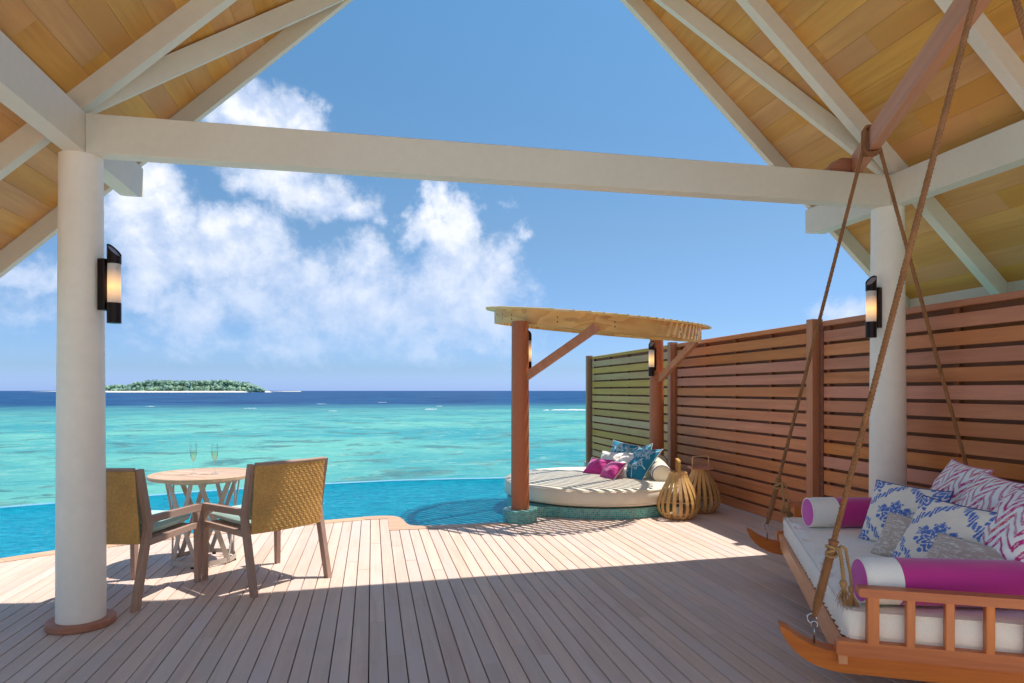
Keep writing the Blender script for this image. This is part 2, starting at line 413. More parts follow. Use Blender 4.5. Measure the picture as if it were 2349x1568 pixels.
def oct_prof(w_, h_, c):
    x, z = w_ / 2, h_ / 2
    return [(-x + c, -z), (x - c, -z), (x, -z + c), (x, z - c), (x - c, z), (-x + c, z), (-x, z - c), (-x, -z + c)]
def frame_mtx(p0, p1, up=(0, 0, 1)):
    p0, p1 = Vector(p0), Vector(p1); x = (p1 - p0).normalized(); u = Vector(up)
    z = (u - x * u.dot(x)).normalized(); y = z.cross(x)
    m = Matrix((x, y, z)).transposed().to_4x4(); m.translation = p0
    return m, (p1 - p0).length
def beam(name, p0, p1, wd, ht, mat, parent=None, up=(0, 0, 1), c=0.004, over=0.0):
    """timber with its top centre line... centred on p0-p1"""
    m, L = frame_mtx(p0, p1, up)
    b = MB().prism(oct_prof(wd, ht, c), -over, L + over, 0)
    return b.build(name, mat, parent, mtx=m)

# ------------------------------------------------------------------ the pavilion
CL = (-1.765, 4.60); CR = (4.035, 4.60)
PITCH = 0.93; XC = 1.145
def zbot(x): return 2.905 + PITCH * (x + 1.99) if x < XC else 2.96 + PITCH * (4.22 - x)
ZAP = zbot(XC - 1e-6)
pav = thing('pavilion', 'open timber pavilion with white painted beams, two round white columns and oak plank ceiling', 'pavilion', (1.14, 4.6, 0))
YF, YB = 5.56, 1.95  # roof ends early at YB, out of view, to let daylight in
DV = 0.165                      # vertical depth of a rafter
# columns with their wooden collars
for c in (CL, CR):
    prof = [(0.135, 0.04), (0.134, 0.5), (0.130, 1.3), (0.123, 2.2), (0.119, 2.90)]
    o = MB().lathe(prof, 64).build('column', 'column', pav, True, loc=(c[0], c[1], 0))
    col = MB().lathe([(0.135, 0.001), (0.183, 0.001), (0.189, 0.006), (0.189, 0.036), (0.183, 0.042), (0.135, 0.042)], 64, close=True)
    col.build('collar', 'collar', o, True, 35, loc=(c[0], c[1], 0))
# tie beam and side beams
beam('tie_beam', (CL[0] + 0.062, 4.56, 3.02), (CR[0] - 0.062, 4.56, 3.02), 0.12, 0.24, 'white', pav)
for s, c in ((-1, CL), (1, CR)):
    # side beam with a slanted tail beyond the column
    yz = [(YB + 0.02, 2.90), (5.44, 2.90), (5.55, 2.925), (5.55, 3.14), (YB + 0.02, 3.14)]
    MB().prism(yz, c[0] - 0.06, c[0] + 0.06, 0).build('side_beam', 'white', pav)
for c in (CL, CR):
    MB().lathe([(0.16, 0.0), (0.148, 2.90)], 32).build('column', 'column', pav, True, loc=(c[0], YB + 0.35, 0))
# rafters
XE_L, XE_R = -2.85, 5.07
def rafter(y0, y1, side, name='rafter', depth=DV):
    xe = XE_L if side < 0 else XE_R
    xa = XC - 0.0 * side
    pr = [(xe, zbot(xe)), (xa, ZAP if side < 0 else zbot(XC)), (xa, (ZAP if side < 0 else zbot(XC)) + depth), (xe, zbot(xe) + depth)]
    MB().prism(pr, y0, y1, 1).build(name, 'white', pav)
ry = [(5.50, 5.56), (4.49, 4.57), (3.33, 3.41), (2.2, 2.28)]
for (y0, y1) in ry:
    for sd_ in (-1, 1):
        rafter(y0, y1, sd_, 'barge_rafter' if y0 > 5 else 'rafter')
# diagonal fly rafters from the corner columns up to the barge rafters
def fly(p0, p1):
    a, b = Vector(p0), Vector(p1)
    h = Vector((b.x - a.x, b.y - a.y, 0)).normalized(); nn = Vector((h.y, -h.x, 0)) * 0.035
    mb = MB(); i = []
    vs = [a - nn, a + nn, b + nn, b - nn]
    up = Vector((0, 0, DV - 0.004))
    mb.v = [tuple(q) for q in vs] + [tuple(q + up) for q in vs]
    mb.f = [(0, 1, 2, 3), (7, 6, 5, 4), (0, 4, 5, 1), (1, 5, 6, 2), (2, 6, 7, 3), (3, 7, 4, 0)]
    mb.build('fly_rafter', 'white', pav)
fly((-1.78, 4.56, zbot(-1.78) + 0.002), (-0.12, 5.52, zbot(-0.12) + 0.002))
fly((4.05, 4.60, zbot(4.05) + 0.002), (1.50, 5.51, zbot(1.50) + 0.002))
# ridge board, eave fascias
beam('ridge_board', (XC, YF, ZAP + 0.02), (XC, YB, ZAP + 0.02), 0.05, 0.20, 'white', pav)
MB().box(XE_R + 0.002, XE_R + 0.03, YB, YF, zbot(XE_R) - 0.06, zbot(XE_R) + DV + 0.02).build('eave_fascia', 'white', pav)
MB().box(XE_L - 0.03, XE_L - 0.002, YB, YF, zbot(XE_L) - 0.06, zbot(XE_L) + DV + 0.02).build('eave_fascia', 'white', pav)
# ceiling planks: each plank its own piece, running with the ridge
SL = math.sqrt(1 + PITCH ** 2)
def slope(side):
    roof = MB()
    xe = XE_L - 0.03 if side < 0 else XE_R + 0.03
    z0 = lambda x: zbot(x) + DV + 0.034
    roof.quad((xe, YB, z0(xe)), (XC, YB, ZAP + DV + 0.034), (XC, YF + 0.0, ZAP + DV + 0.034), (xe, YF + 0.0, z0(xe)))
    roof.quad((xe, YB, z0(xe) + 0.16), (XC, YB, ZAP + DV + 0.2), (XC, YF, ZAP + DV + 0.2), (xe, YF, z0(xe) + 0.16))
    roof.quad((xe, YF, z0(xe)), (XC, YF, ZAP + DV + 0.034), (XC, YF, ZAP + DV + 0.2), (xe, YF, z0(xe) + 0.16))
    roof.quad((xe, YB, z0(xe)), (xe, YF, z0(xe)), (xe, YF, z0(xe) + 0.16), (xe, YB, z0(xe) + 0.16))
    ro = roof.build('roof_slope', 'roofcover', pav)
    tot = abs(XC - xe) * SL; wd = 0.168; nrow = int(tot / wd) + 1
    rnd = random.Random(3 + side)
    for r_ in range(nrow):
        d0 = r_ * wd; d1 = min(tot, d0 + wd)
        if d1 - d0 < 0.02: continue
        dc = (d0 + d1) / 2 / SL
        xc = XC + side * dc
        y = YF - 0.001 + 0.0; y -= 0.0
        first = rnd.uniform(0.4, 2.0)
        while y > YB:
            L = first if y > YF - 0.01 else rnd.choice([1.2, 1.6, 2.0, 2.4]); y2 = max(YB, y - L)
            if y2 < YB + 0.3: y2 = YB
            b = MB().prism(oct_prof((d1 - d0) - 0.0012, 0.02, 0.0008), y2 + 0.0004, y - 0.0004, 1)
            m = Matrix.Translation((xc, 0, zbot(xc) + DV + 0.0145)) @ Matrix.Rotation(side * math.atan(PITCH), 4, 'Y')
            # keep local origin at the plank so grain differs piece to piece
            b.build('plank', 'roof', ro, mtx=m)
            y = y2
for s_ in (-1, 1): slope(s_)

# ------------------------------------------------------------------ deck, pool edge line
EDGE = [(-6.15, -9.0), (-6.15, 0.6), (-5.95, 2.4), (-5.45, 3.8), (-4.75, 5.0), (-3.95, 5.9), (-3.148, 6.557), (-2.807, 6.80), (-2.40, 7.02),
        (-1.779, 7.306), (-1.2, 7.52), (-0.562, 7.725), (-0.12, 7.845)]
ROUND = [(0.05, 7.872), (0.16, 7.865), (0.25, 7.82), (0.31, 7.74), (0.345, 7.62), (0.355, 7.48), (0.37, 7.36), (0.40, 7.26), (0.47, 7.212), (0.60, 7.205)]
LAST = [(1.0, 7.21), (1.46, 7.217)]
LINE = EDGE + ROUND + LAST
def edge_y(x):
    pts = EDGE + [(0.05, 7.872)]
    if x < -6.1: return -4
    for (a, b) in zip(pts[1:], pts[2:]):
        if a[0] <= x <= b[0]: return a[1] + (b[1] - a[1]) * (x - a[0]) / (b[0] - a[0] + 1e-9)
    return 7.87
CW = 0.19
def edge_in(x):
    """inner side of the coping at x"""
    e = 0.01; s = (edge_y(x + e) - edge_y(x - e)) / (2 * e)
    return edge_y(x) - CW * math.sqrt(1 + s * s) - 0.004
BEDC = (2.84, 8.25); BEDR = 1.15
def deck_end(x):
    if x < 0.0: return edge_in(x)
    if x < 0.18: return edge_in(-0.01)
    if x < 1.47: return 7.03
    if x < 1.75: return 7.3
    if x < 3.95:
        d = BEDR ** 2 - (x - BEDC[0]) ** 2
        return BEDC[1] - math.sqrt(max(d, 0)) + 0.06 if d > 0 else 8.25
    return 8.3
deck = thing('deck', 'weathered hardwood deck of long narrow boards running towards the sea', None, (0, 0, 0), kind='structure')
SPC = 0.0985; GAP = 0.0062
boards = []
rnd = random.Random(11)
x = -6.12
X0 = 4.50
nb = int((X0 - x) / SPC)
for i in range(nb):
    xa = x + i * SPC; xb = xa + SPC - GAP; xm = (xa + xb) / 2
    if xm < -6.0: continue
    ea, eb = deck_end(xa), deck_end(xb)
    if abs(ea - eb) > 0.25 or xm > -0.1: ea = eb = deck_end(xm)
    y = min(ea, eb)
    top = True
    ystop = 1.30
    Ls = rnd.uniform(0.5, 3.6)
    while y > ystop:
        L = Ls if top else rnd.choice([2.2, 2.8, 3.4, 4.0])
        y2 = max(ystop, y - L)
        if y2 - ystop < 0.5: y2 = ystop
        boards.append((xa, xb, y2, ea if top else y, eb if top else y, top))
        top = False; y = y2
ca_, sa_ = math.cos(YAW), math.sin(YAW)
def seen(b):
    best = 0
    for yy in np.linspace(b[2], min(b[3], b[4]), 6):
        xm = (b[0] + b[1]) / 2
        Z = xm * sa_ + yy * ca_; lat = xm * ca_ - yy * sa_
        if Z < 2.9 or abs(lat / Z) > 0.80: continue
        best = max(best, 1.0 / Z)
    return best
def board_mb(b, mb=None, org=(0, 0)):
    xa, xb, y2, ya, yb, _ = b; mb = mb or MB(); g = 0.0009
    xa -= org[0]; xb -= org[0]; y2 -= org[1]; ya -= org[1]; yb -= org[1]
    c = 0.0025; T = 0.0; Bz = -0.028; i = len(mb.v); sl = (yb - ya) / (xb - xa)
    for yy, s_ in ((y2 + g, 0), (ya - g, 1)):
        for (xx, zz) in ((xa, Bz), (xb, Bz), (xb, T - c), (xb - c, T), (xa + c, T), (xa, T - c)):
            mb.v.append((xx, yy + (sl * (xx - xa) if s_ else 0), zz))
    mb.f += [(i + 5, i + 4, i + 3, i + 2, i + 1, i), tuple(i + 6 + k for k in range(6))]
    for k in range(6):
        k2 = (k + 1) % 6; mb.f.append((i + k, i + k2, i + 6 + k2, i + 6 + k))
    return mb
order = sorted(range(len(boards)), key=lambda k: -seen(boards[k]))
single = set(order[:290])
rest = MB()
for k, b in enumerate(boards):
    if k in single and seen(b) > 0:
        org = ((b[0] + b[1]) / 2, (b[2] + b[3]) / 2)
        board_mb(b, None, org).build('plank', 'deck', deck, loc=(org[0], org[1], rnd.uniform(-0.0008, 0.0008)))
    else: board_mb(b, rest)
tag(rest.build('outer_planks', 'deck', deck), kind='stuff')
# coping boards along the pool
def offset_poly(pts, d):
    out = []
    for i, p in enumerate(pts):
        a = Vector(pts[max(i - 1, 0)]); b = Vector(pts[min(i + 1, len(pts) - 1)])
        t = (b - a).normalized(); out.append((p[0] + t.y * d, p[1] - t.x * d))
    return out
seg = [(-6.15, -9.0), (-6.15, -4.2), (-6.15, 0.6)] + EDGE[2:]
def coping_piece(outer, inner):
    mb = MB(); n = len(outer); T = 0.004; Bz = -0.045
    for i in range(n - 1):
        a, b, c, d = outer[i], outer[i + 1], inner[i + 1], inner[i]
        mb.quad((a[0], a[1], T - .003), (d[0], d[1], T), (c[0], c[1], T), (b[0], b[1], T - .003))
        mb.quad((b[0], b[1], Bz), (a[0], a[1], Bz), (a[0], a[1], T - .003), (b[0], b[1], T - .003))
        mb.quad((d[0], d[1], Bz), (c[0], c[1], Bz), (c[0], c[1], T), (d[0], d[1], T))
    for k in (0, n - 1):
        a, d = outer[k], inner[k]
        q = [(a[0], a[1], Bz), (d[0], d[1], Bz), (d[0], d[1], T), (a[0], a[1], T - .003)]
        mb.quad(*(q if k == 0 else q[::-1]))
    return mb
inn = offset_poly(seg, CW)
for i in range(len(seg) - 1):
    a, b = Vector(seg[i]), Vector(seg[i + 1]); t = (b - a).normalized() * 0.0015
    c, d = Vector(inn[i]), Vector(inn[i + 1])
    pc = coping_piece([tuple(a + t), tuple(b - t)], [tuple(c + t), tuple(d - t)])
    pc.build('coping_board', 'coping', deck)
ox = edge_in(-0.01)
# rounded corner block: outer arc, inner square
mb = MB(); arc = [(-0.118, 7.845)] + ROUND
top = [(p[0], p[1]) for p in arc] + [(0.60, 7.035), (0.1785, 7.035), (0.1785, ox + .003), (-0.08, ox + .003)]
n_ = len(top); mb.v = [(p[0], p[1], 0.004) for p in top] + [(p[0], p[1], -0.045) for p in top]
mb.f = [tuple(range(n_))[::-1]] + [(k, (k + 1) % n_, n_ + (k + 1) % n_, n_ + k) for k in range(n_)]
mb.build('corner_board', 'coping', deck)
coping_piece([(0.603, 7.205), (1.0, 7.21)], [(0.603, 7.036), (1.0, 7.036)]).build('coping_board', 'coping', deck)
coping_piece([(1.003, 7.21), (1.48, 7.217)], [(1.003, 7.036), (1.48, 7.036)]).build('coping_board', 'coping', deck)
# solid frame and skirt under the deck, coloured dark so board gaps look shaded
mb = MB(); pts = [(p[0], p[1]) for p in offset_poly(EDGE + [(0.05, 7.872), (0.35, 7.4), (0.5, 7.2), (1.5, 7.2)], 0.05)] + [(1.75, 7.9), (3.9, 7.9), (4.36, 8.35), (4.36, -9.0)]
n_ = len(pts); mb.v = [(p[0], p[1], -0.075) for p in pts] + [(p[0], p[1], -1.9) for p in pts]
mb.f = [tuple(range(n_))[::-1]] + [(k, (k + 1) % n_, n_ + (k + 1) % n_, n_ + k) for k in range(n_)]
mb.build('deck_frame', 'dark', deck)

terr = thing('bounce_terrace', 'unseen pale stone floor added behind the deck to bounce light', None, (0, 0, 0), kind='structure')  # unseen floor added behind the camera as a bright bounce surface
for i_ in range(10):
    for j_ in range(5):
        xa_, ya_ = -5.95 + i_ * 1.045, 1.29 - (j_ + 1) * 1.045
        MB().prism(oct_prof(1.038, .03, .003), 0.0, 1.038, 1).build('bounce_slab', 'limestone', terr, loc=(xa_ + .52, ya_, -.013))
tag(MB().box(-6.0, 4.3, -4.3, -4.0, 0.004, 3.6).build('bounce_wall', 'column'), 'unseen white wall added behind the viewpoint to bounce light', kind='structure')  # added unseen wall, reflects fill light onto deck and beams

# ------------------------------------------------------------------ pool
FAR = [(-9.6, -9.0), (-9.5, 2.0), (-9.1, 4.4), (-8.3, 6.3), (-7.1, 7.9), (-5.8, 9.05), (-4.638, 9.70), (-4.052, 9.95), (-2.5, 10.62), (-0.806, 11.077), (0.333, 11.26), (1.4, 11.27), (2.315, 11.2), (3.4, 11.0), (4.30, 10.7)]
ZW = -0.055
def pool_water():
    mb = MB(); nin = offset_poly(LINE, 0.25)
    near = [(-6.1, -9.0)] + nin[1:] + [(1.9, 7.6), (4.32, 7.9)]
    poly = near + FAR[::-1]
    bm = bmesh.new(); vs = [bm.verts.new((p[0], p[1], ZW)) for p in poly]; f = bm.faces.new(vs)
    if f.normal.z < 0: f.normal_flip()
    bm.normal_update()
    if f.normal.z < 0: f.normal_flip()
    bmesh.ops.triangulate(bm, faces=[f]); me = bpy.data.meshes.new('pool_water'); bm.to_mesh(me); bm.free()
    m, t, b, o = newmat('pool_water_surface'); t.n.remove(b)
    ge = t.add('ShaderNodeNewGeometry')
    r1 = t.noise(t.vmath('MULTIPLY', ge.outputs['Position'], (1, 1.8, 1)), 5.5, 4, 0.6, 1.2); r2 = t.noise(ge.outputs['Position'], 22, 3, 0.6, 0.5)
    h = t.math('ADD', r1, t.math('MULTIPLY', r2, 0.22))
    nrm = t.bump(h, 1.0, 0.09)
    tr = t.add('ShaderNodeBsdfTransparent'); tr.inputs[0].default_value = (0.40, 0.92, 0.97, 1)
    gl = t.add('ShaderNodeBsdfGlossy'); gl.inputs['Roughness'].default_value = 0.05; t.put(gl.inputs['Normal'], nrm)
    df = t.add('ShaderNodeBsdfDiffuse'); df.inputs[0].default_value = srgb(0, 196, 226); t.put(df.inputs['Normal'], nrm); t.put(df.inputs[0], t.mix(t.smooth(h, 0.45, 0.78), srgb(0, 166, 200), srgb(36, 204, 228)))  # ripple crests brightened in the colour to stand in for caustics
    fr = t.add('ShaderNodeFresnel'); fr.inputs[0].default_value = 1.33; t.put(fr.inputs['Normal'], nrm)
    m1 = t.add('ShaderNodeMixShader'); m1.inputs[0].default_value = 0.45
    t.l.new(tr.outputs[0], m1.inputs[1]); t.l.new(df.outputs[0], m1.inputs[2])
    m2 = t.add('ShaderNodeMixShader'); t.put(m2.inputs[0], t.math('MULTIPLY', fr.outputs[0], 0.55, clamp=True))
    t.l.new(m1.outputs[0], m2.inputs[1]); t.l.new(gl.outputs[0], m2.inputs[2]); t.l.new(m2.outputs[0], o.inputs[0])
    me.materials.append(m)
    ob = put('pool_water', me); tag(ob, 'bright turquoise water filling the infinity pool beside the deck', kind='structure')
pool_water()
def strip_uv(me, fn):
    uvl = me.uv_layers.new(name='UVMap')
    for p in me.polygons:
        for li in p.loop_indices:
            uvl.data[li].uv = fn(me.vertices[me.loops[li].vertex_index].co, p.normal)
def planar(co, n):
    if abs(n.z) > 0.7: return (co.x, co.y)
    if abs(n.x) > abs(n.y): return (co.y, co.z)
    return (co.x, co.z)
basin = thing('pool_basin', 'tiled infinity pool basin with thin pale mosaic rim above the sea', None, (0, 0, 0), kind='structure')
mb = MB(); big = FAR[::-1] + [(-5.9, -9.0), (4.3, -9.0)]
mb.v = [(p[0], p[1], -1.15) for p in big]; mb.f = [tuple(range(len(big)))]
me = mb.mesh('pool_floor', 'mosaic_pool'); strip_uv(me, planar); put('pool_floor', me, basin)
mb = MB(); nw = offset_poly(LINE, 0.03)
for a, b in zip(nw, nw[1:]): mb.quad((a[0], a[1], -1.15), (b[0], b[1], -1.15), (b[0], b[1], -0.05), (a[0], a[1], -0.05))
me = mb.mesh('inner_wall', 'mosaic_pool'); strip_uv(me, planar); put('inner_wall', me, basin)
mb = MB(); fo = offset_poly(FAR, -0.16)
fm = offset_poly(FAR, -0.0)
for k in range(len(FAR) - 1):
    a, b, c, d = fm[k], fm[k + 1], fo[k + 1], fo[k]
    mb.quad((a[0], a[1], -0.048), (b[0], b[1], -0.048), (c[0], c[1], -0.052), (d[0], d[1], -0.052))
    mb.quad((a[0], a[1], -1.15), (b[0], b[1], -1.15), (b[0], b[1], -0.048), (a[0], a[1], -0.048))
    mb.quad((d[0], d[1], -2.2), (c[0], c[1], -2.2), (c[0], c[1], -0.052), (d[0], d[1], -0.052))
me = mb.mesh('overflow_rim', 'mosaic_pale'); strip_uv(me, planar); put('overflow_rim', me, basin)
MB().box(4.30, 4.55, 7.9, 13.2, -2.4, -0.01).build('side_wall', 'concrete', basin)

# ------------------------------------------------------------------ sea
ZS = -1.8
def sea():
    mb = MB(); mb.v = [(-45000, -45000, ZS), (45000, -45000, ZS), (45000, 45000, ZS), (-45000, 45000, ZS)]; mb.f = [(0, 1, 2, 3)]
    m, t, b, o = newmat('sea_water'); t.n.remove(b)
    ge = t.add('ShaderNodeNewGeometry'); P = ge.outputs['Position']
    s = t.add('ShaderNodeSeparateXYZ'); t.put(s.inputs[0], P)
    # distance out from the villa
    Dd = t.math('ADD', s.outputs[1], t.math('MULTIPLY', s.outputs[0], 0.0))
    big = t.noise(t.vmath('MULTIPLY', P, (1, 1.0, 0)), 0.035, 4, 0.6)
    Dn = t.math('ADD', Dd, t.math('MULTIPLY', t.math('SUBTRACT', big, 0.5), 60.0))
    deepf = t.smooth(Dn, 84, 185)
    # lagoon: sand, shallow reef, coral patches
    p1 = t.noise(t.vmath('MULTIPLY', P, (0.8, 1.0, 0)), 0.30, 6, 0.66, 0.4)
    p2 = t.noise(t.vmath('ADD', P, (40, 13, 0)), 0.07, 4, 0.6)
    p3 = t.noise(t.vmath('MULTIPLY', P, (0.6, 1.0, 0)), 0.9, 7, 0.75, 1.0)
    lag = t.mix(t.smooth(p2, 0.35, 0.68), srgb(124, 222, 208), srgb(70, 186, 196))
    lag = t.mix(t.math('MULTIPLY', t.smooth(p3, 0.50, 0.70), 0.75), lag, srgb(184, 240, 222))
    lag = t.mix(t.math('MULTIPLY', t.math('SUBTRACT', 1.0, t.smooth(p3, 0.30, 0.47)), 0.6), lag, srgb(56, 160, 172))
    reefm = t.math('MULTIPLY', t.smooth(t.math('ADD', p1, t.math('MULTIPLY', t.math('SUBTRACT', p3, 0.5), 0.45)), 0.53, 0.62), 0.85)
    reefc = t.mix(t.smooth(p3, 0.4, 0.62), srgb(66, 138, 152), srgb(108, 166, 160))
    col = t.mix(reefm, lag, reefc)
    edge = t.smooth(Dn, 60, 105)
    col = t.mix(t.math('MULTIPLY', edge, 0.45), col, srgb(92, 186, 190))
    dw = t.noise(t.vmath('MULTIPLY', P, (0.28, 1.0, 0)), 0.16, 5, 0.65, 0.8)
    dcol = t.mix(t.smooth(dw, 0.38, 0.64), srgb(20, 74, 138), srgb(54, 124, 184))
    far = t.smooth(Dd, 250, 4000)
    dcol = t.mix(far, dcol, srgb(44, 100, 168))
    col = t.mix(deepf, t.mix(1.0, col, (0.68, 0.60, 0.60, 1), 'MULTIPLY'), t.mix(1.0, dcol, (0.48, 0.50, 0.49, 1), 'MULTIPLY'))
    # small whitecaps on the outer water
    wc = t.noise(t.vmath('MULTIPLY', P, (0.25, 1.0, 0)), 0.33, 6, 0.75, 1.0)
    col = t.mix(t.math('MULTIPLY', t.math('MULTIPLY', t.smooth(wc, 0.72, 0.76), t.smooth(Dn, 70, 120)), 0.8), col, (0.8, 0.85, 0.88, 1))
    w1 = t.noise(t.vmath('MULTIPLY', P, (0.6, 1.0, 0)), 2.4, 6, 0.7, 0.8)
    w2 = t.noise(t.vmath('MULTIPLY', P, (0.5, 1.0, 0)), 0.35, 4, 0.6, 0.8)
    h = t.math('ADD', w1, t.math('MULTIPLY', w2, 2.5))
    nrm = t.bump(h, 0.8, 0.14)
    df = t.add('ShaderNodeBsdfDiffuse'); t.put(df.inputs[0], col); t.put(df.inputs['Normal'], t.bump(h, 0.9, 0.16))
    gl = t.add('ShaderNodeBsdfGlossy'); gl.inputs['Roughness'].default_value = 0.12; t.put(gl.inputs['Normal'], nrm)
    fr = t.add('ShaderNodeFresnel'); fr.inputs[0].default_value = 1.33; t.put(fr.inputs['Normal'], nrm)
    ms = t.add('ShaderNodeMixShader'); t.put(ms.inputs[0], t.math('MINIMUM', t.math('MULTIPLY', fr.outputs[0], 0.5), 0.16))
    t.l.new(df.outputs[0], ms.inputs[1]); t.l.new(gl.outputs[0], ms.inputs[2]); t.l.new(ms.outputs[0], o.inputs[0])
    ob = mb.build('sea', m); tag(ob, 'turquoise lagoon over reef patches turning deep blue towards the horizon', kind='structure')
sea()
# breakers on the reef edge
def px_ground(x, y, z=0.0):
    l = (x - 1174.5) / 1530.0; u = (897.0 - y) / 1530.0
    d = Vector((l * ca_ + sa_, -l * sa_ + ca_, u)); t_ = (z - 1.45) / d.z
    return d.x * t_, d.y * t_
mfo, t, b, o = newmat('sea_foam'); b.inputs['Base Color'].default_value = (0.85, 0.9, 0.92, 1); b.inputs['Roughness'].default_value = 0.9
foam = MB(); rf = random.Random(5)
for (cx_, cy_, L, wd) in [(32, 106, 5, .9), (29, 107, 2, .5), (36, 108, 4, .5), (45, 104, 3, .4), (10, 116, 1.6, .6), (-6, 110, 1.2, .3), (52, 101, 2, .4), (-22, 130, 1.6, .3), (14, 140, 1.2, .3), (-45, 150, 1.5, .4), (-12, 170, 2, .3), (3, 190, 2, .3)]:
    for k in range(9):
        x0 = cx_ + rf.uniform(-L / 2, L / 2); y0 = cy_ + rf.uniform(-wd, wd) * .5; l = L * rf.uniform(.12, .3); h = wd * rf.uniform(.1, .35)
        foam.tube([(x0 - l, y0, ZS), (x0 - l * .4, y0 + .2, ZS + .01), (x0 + l * .3, y0 - .1, ZS + .01), (x0 + l, y0 + .1, ZS)], [h * .2, h * .5, h * .6, h * .15], 6)
tag(foam.build('breaking_waves', mfo, smooth=True), 'thin white breakers along the outer reef edge', kind='stuff')

# ------------------------------------------------------------------ far island
def at(x, y, Z):
    """world point seen at the given direction at depth Z"""
    l = (x - 1174.5) / 1530.0 * Z
    return Vector((l * ca_ + Z * sa_, -l * sa_ + Z * ca_, 1.45 + (897.0 - y) / 1530.0 * Z))
def island():
    isl = thing('island', 'low wooded island with a white sand beach on the horizon', None, (0, 0, 0), kind='structure')
    Z = 1500.0
    A = at(190, 897, Z); B = at(606, 897, Z); ax = (B - A); L = ax.length; ax.normalize(); nx = Vector((-ax.y, ax.x, 0))
    mb = MB(); n = 60
    ring0 = []; ring1 = []
    for k in range(n):
        a = 2 * PI * k / n; r_ = 1 + 0.05 * math.sin(3 * a) + 0.03 * math.sin(7 * a)
        p = (A + B) / 2 + ax * math.cos(a) * (L / 2 + 6) * r_ + nx * math.sin(a) * 75 * r_
        q = (A + B) / 2 + ax * math.cos(a) * (L / 2 - 4) * r_ + nx * math.sin(a) * 60 * r_
        ring0.append((p.x, p.y, ZS - 0.3)); ring1.append((q.x, q.y, ZS + 2.6))
    mb.v = ring0 + ring1; mb.f = [(k, (k + 1) % n, n + (k + 1) % n, n + k) for k in range(n)] + [tuple(range(n, 2 * n))]
    mb.build('beach', 'sand', isl, True)
    m, t, b, o = newmat('island_foliage'); oi = t.add('ShaderNodeNewGeometry')
    nz = t.noise(oi.outputs['Position'], 0.06, 4, 0.7); nz2 = t.noise(oi.outputs['Position'], 0.35, 3, 0.7)
    c = t.mix(t.smooth(nz, 0.4, 0.62), srgb(112, 146, 134), srgb(150, 176, 136))  # greens lightened and blued, distance haze put into the colour
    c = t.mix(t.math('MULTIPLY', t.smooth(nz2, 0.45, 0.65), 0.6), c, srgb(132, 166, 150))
    t.put(b.inputs['Base Color'], c); b.inputs['Roughness'].default_value = 0.9
    ico = bmesh.new(); bmesh.ops.create_icosphere(ico, subdivisions=2, radius=1.0)
    iv = [v.co.copy() for v in ico.verts]; fi = [tuple(v.index for v in f.verts) for f in ico.faces]; ico.free()
    wood_mb = MB(); r = random.Random(21)
    # height outline of the wood (m) along the island, measured 0..1
    hp = [(0, 9), (.12, 13), (.18, 17), (.26, 14), (.31, 19), (.36, 24), (.42, 26), (.47, 24), (.55, 25), (.62, 24), (.70, 24), (.74, 27), (.80, 27), (.85, 23), (.90, 21), (.95, 15), (.985, 8), (1.0, 3)]
    def H(u_):
        for (a, b_) in zip(hp, hp[1:]):
            if a[0] <= u_ <= b_[0]: return a[1] + (b_[1] - a[1]) * (u_ - a[0]) / (b_[0] - a[0])
        return 3
    def blob(c, s, sz):
        i = len(wood_mb.v); ph = r.uniform(0, 99)
        for v in iv:
            d = 1 + 0.55 * (noise.noise(v * 1.9 + Vector((ph, 0, 0))))+ 0.25 * (noise.noise(v * 5 + Vector((ph, 3, 0))))
            wood_mb.v.append((c.x + v.x * s * d, c.y + v.y * s * d, c.z + v.z * sz * d))
        wood_mb.f += [tuple(i + k for k in f) for f in fi]
    for k in range(1300):
        u_ = r.random(); dep = r.uniform(-1, 1) * 48 * math.sqrt(max(0.03, 1 - (2 * u_ - 1) ** 2)); h = H(u_)
        low = dep < -15 and r.random() < .8
        s = r.uniform(2.6, 5.6); zt = (h * r.uniform(.3, .5) if low else h * r.uniform(.55, .92)) - 3
        zt = max(zt, 2)
        p = A + ax * (u_ * L) + nx * dep
        blob(Vector((p.x, p.y, ZS + 2 + zt)), s, s * r.uniform(.6, .9))
        if r.random() < .5: blob(Vector((p.x, p.y, ZS + 3)), s * 1.1, max(3, zt * .6))
    # palms standing above the wood: trunk and drooping fronds
    for k in range(230):
        u_ = r.uniform(.1, .93) if r.random() < .5 else r.uniform(.28, .72); h = H(u_) + r.uniform(-2.5, 1.5)
        p = A + ax * (u_ * L) + nx * r.uniform(-35, 35) * math.sqrt(max(.05, 1 - (2 * u_ - 1) ** 2)); c0 = Vector((p.x, p.y, ZS + 2 + h - 1.5))
        wood_mb.tube([(p.x + r.uniform(-2, 2), p.y, ZS + 3), tuple(c0)], .35, 4)
        for j in range(11):
            a = 2 * PI * j / 11 + r.uniform(-.3, .3); d = Vector((math.cos(a), math.sin(a), 0)); sd2 = Vector((-d.y, d.x, 0)) * .55; l = r.uniform(2.8, 4.2); u0 = r.uniform(.2, 1.3)
            q = [c0, c0 + d * l * .5 + Vector((0, 0, u0)), c0 + d * l + Vector((0, 0, u0 - 2.2))]
            wood_mb.quad(q[0] - sd2 * .4, q[0] + sd2 * .4, q[1] + sd2, q[1] - sd2); wood_mb.quad(q[1] - sd2, q[1] + sd2, q[2] + sd2 * .2, q[2] - sd2 * .2)
    tag(wood_mb.build('island_wood', m, None), 'dense green wood of palms and shrubs covering the far island', kind='stuff')
    # sand spit reaching out on both sides
    mb = MB()
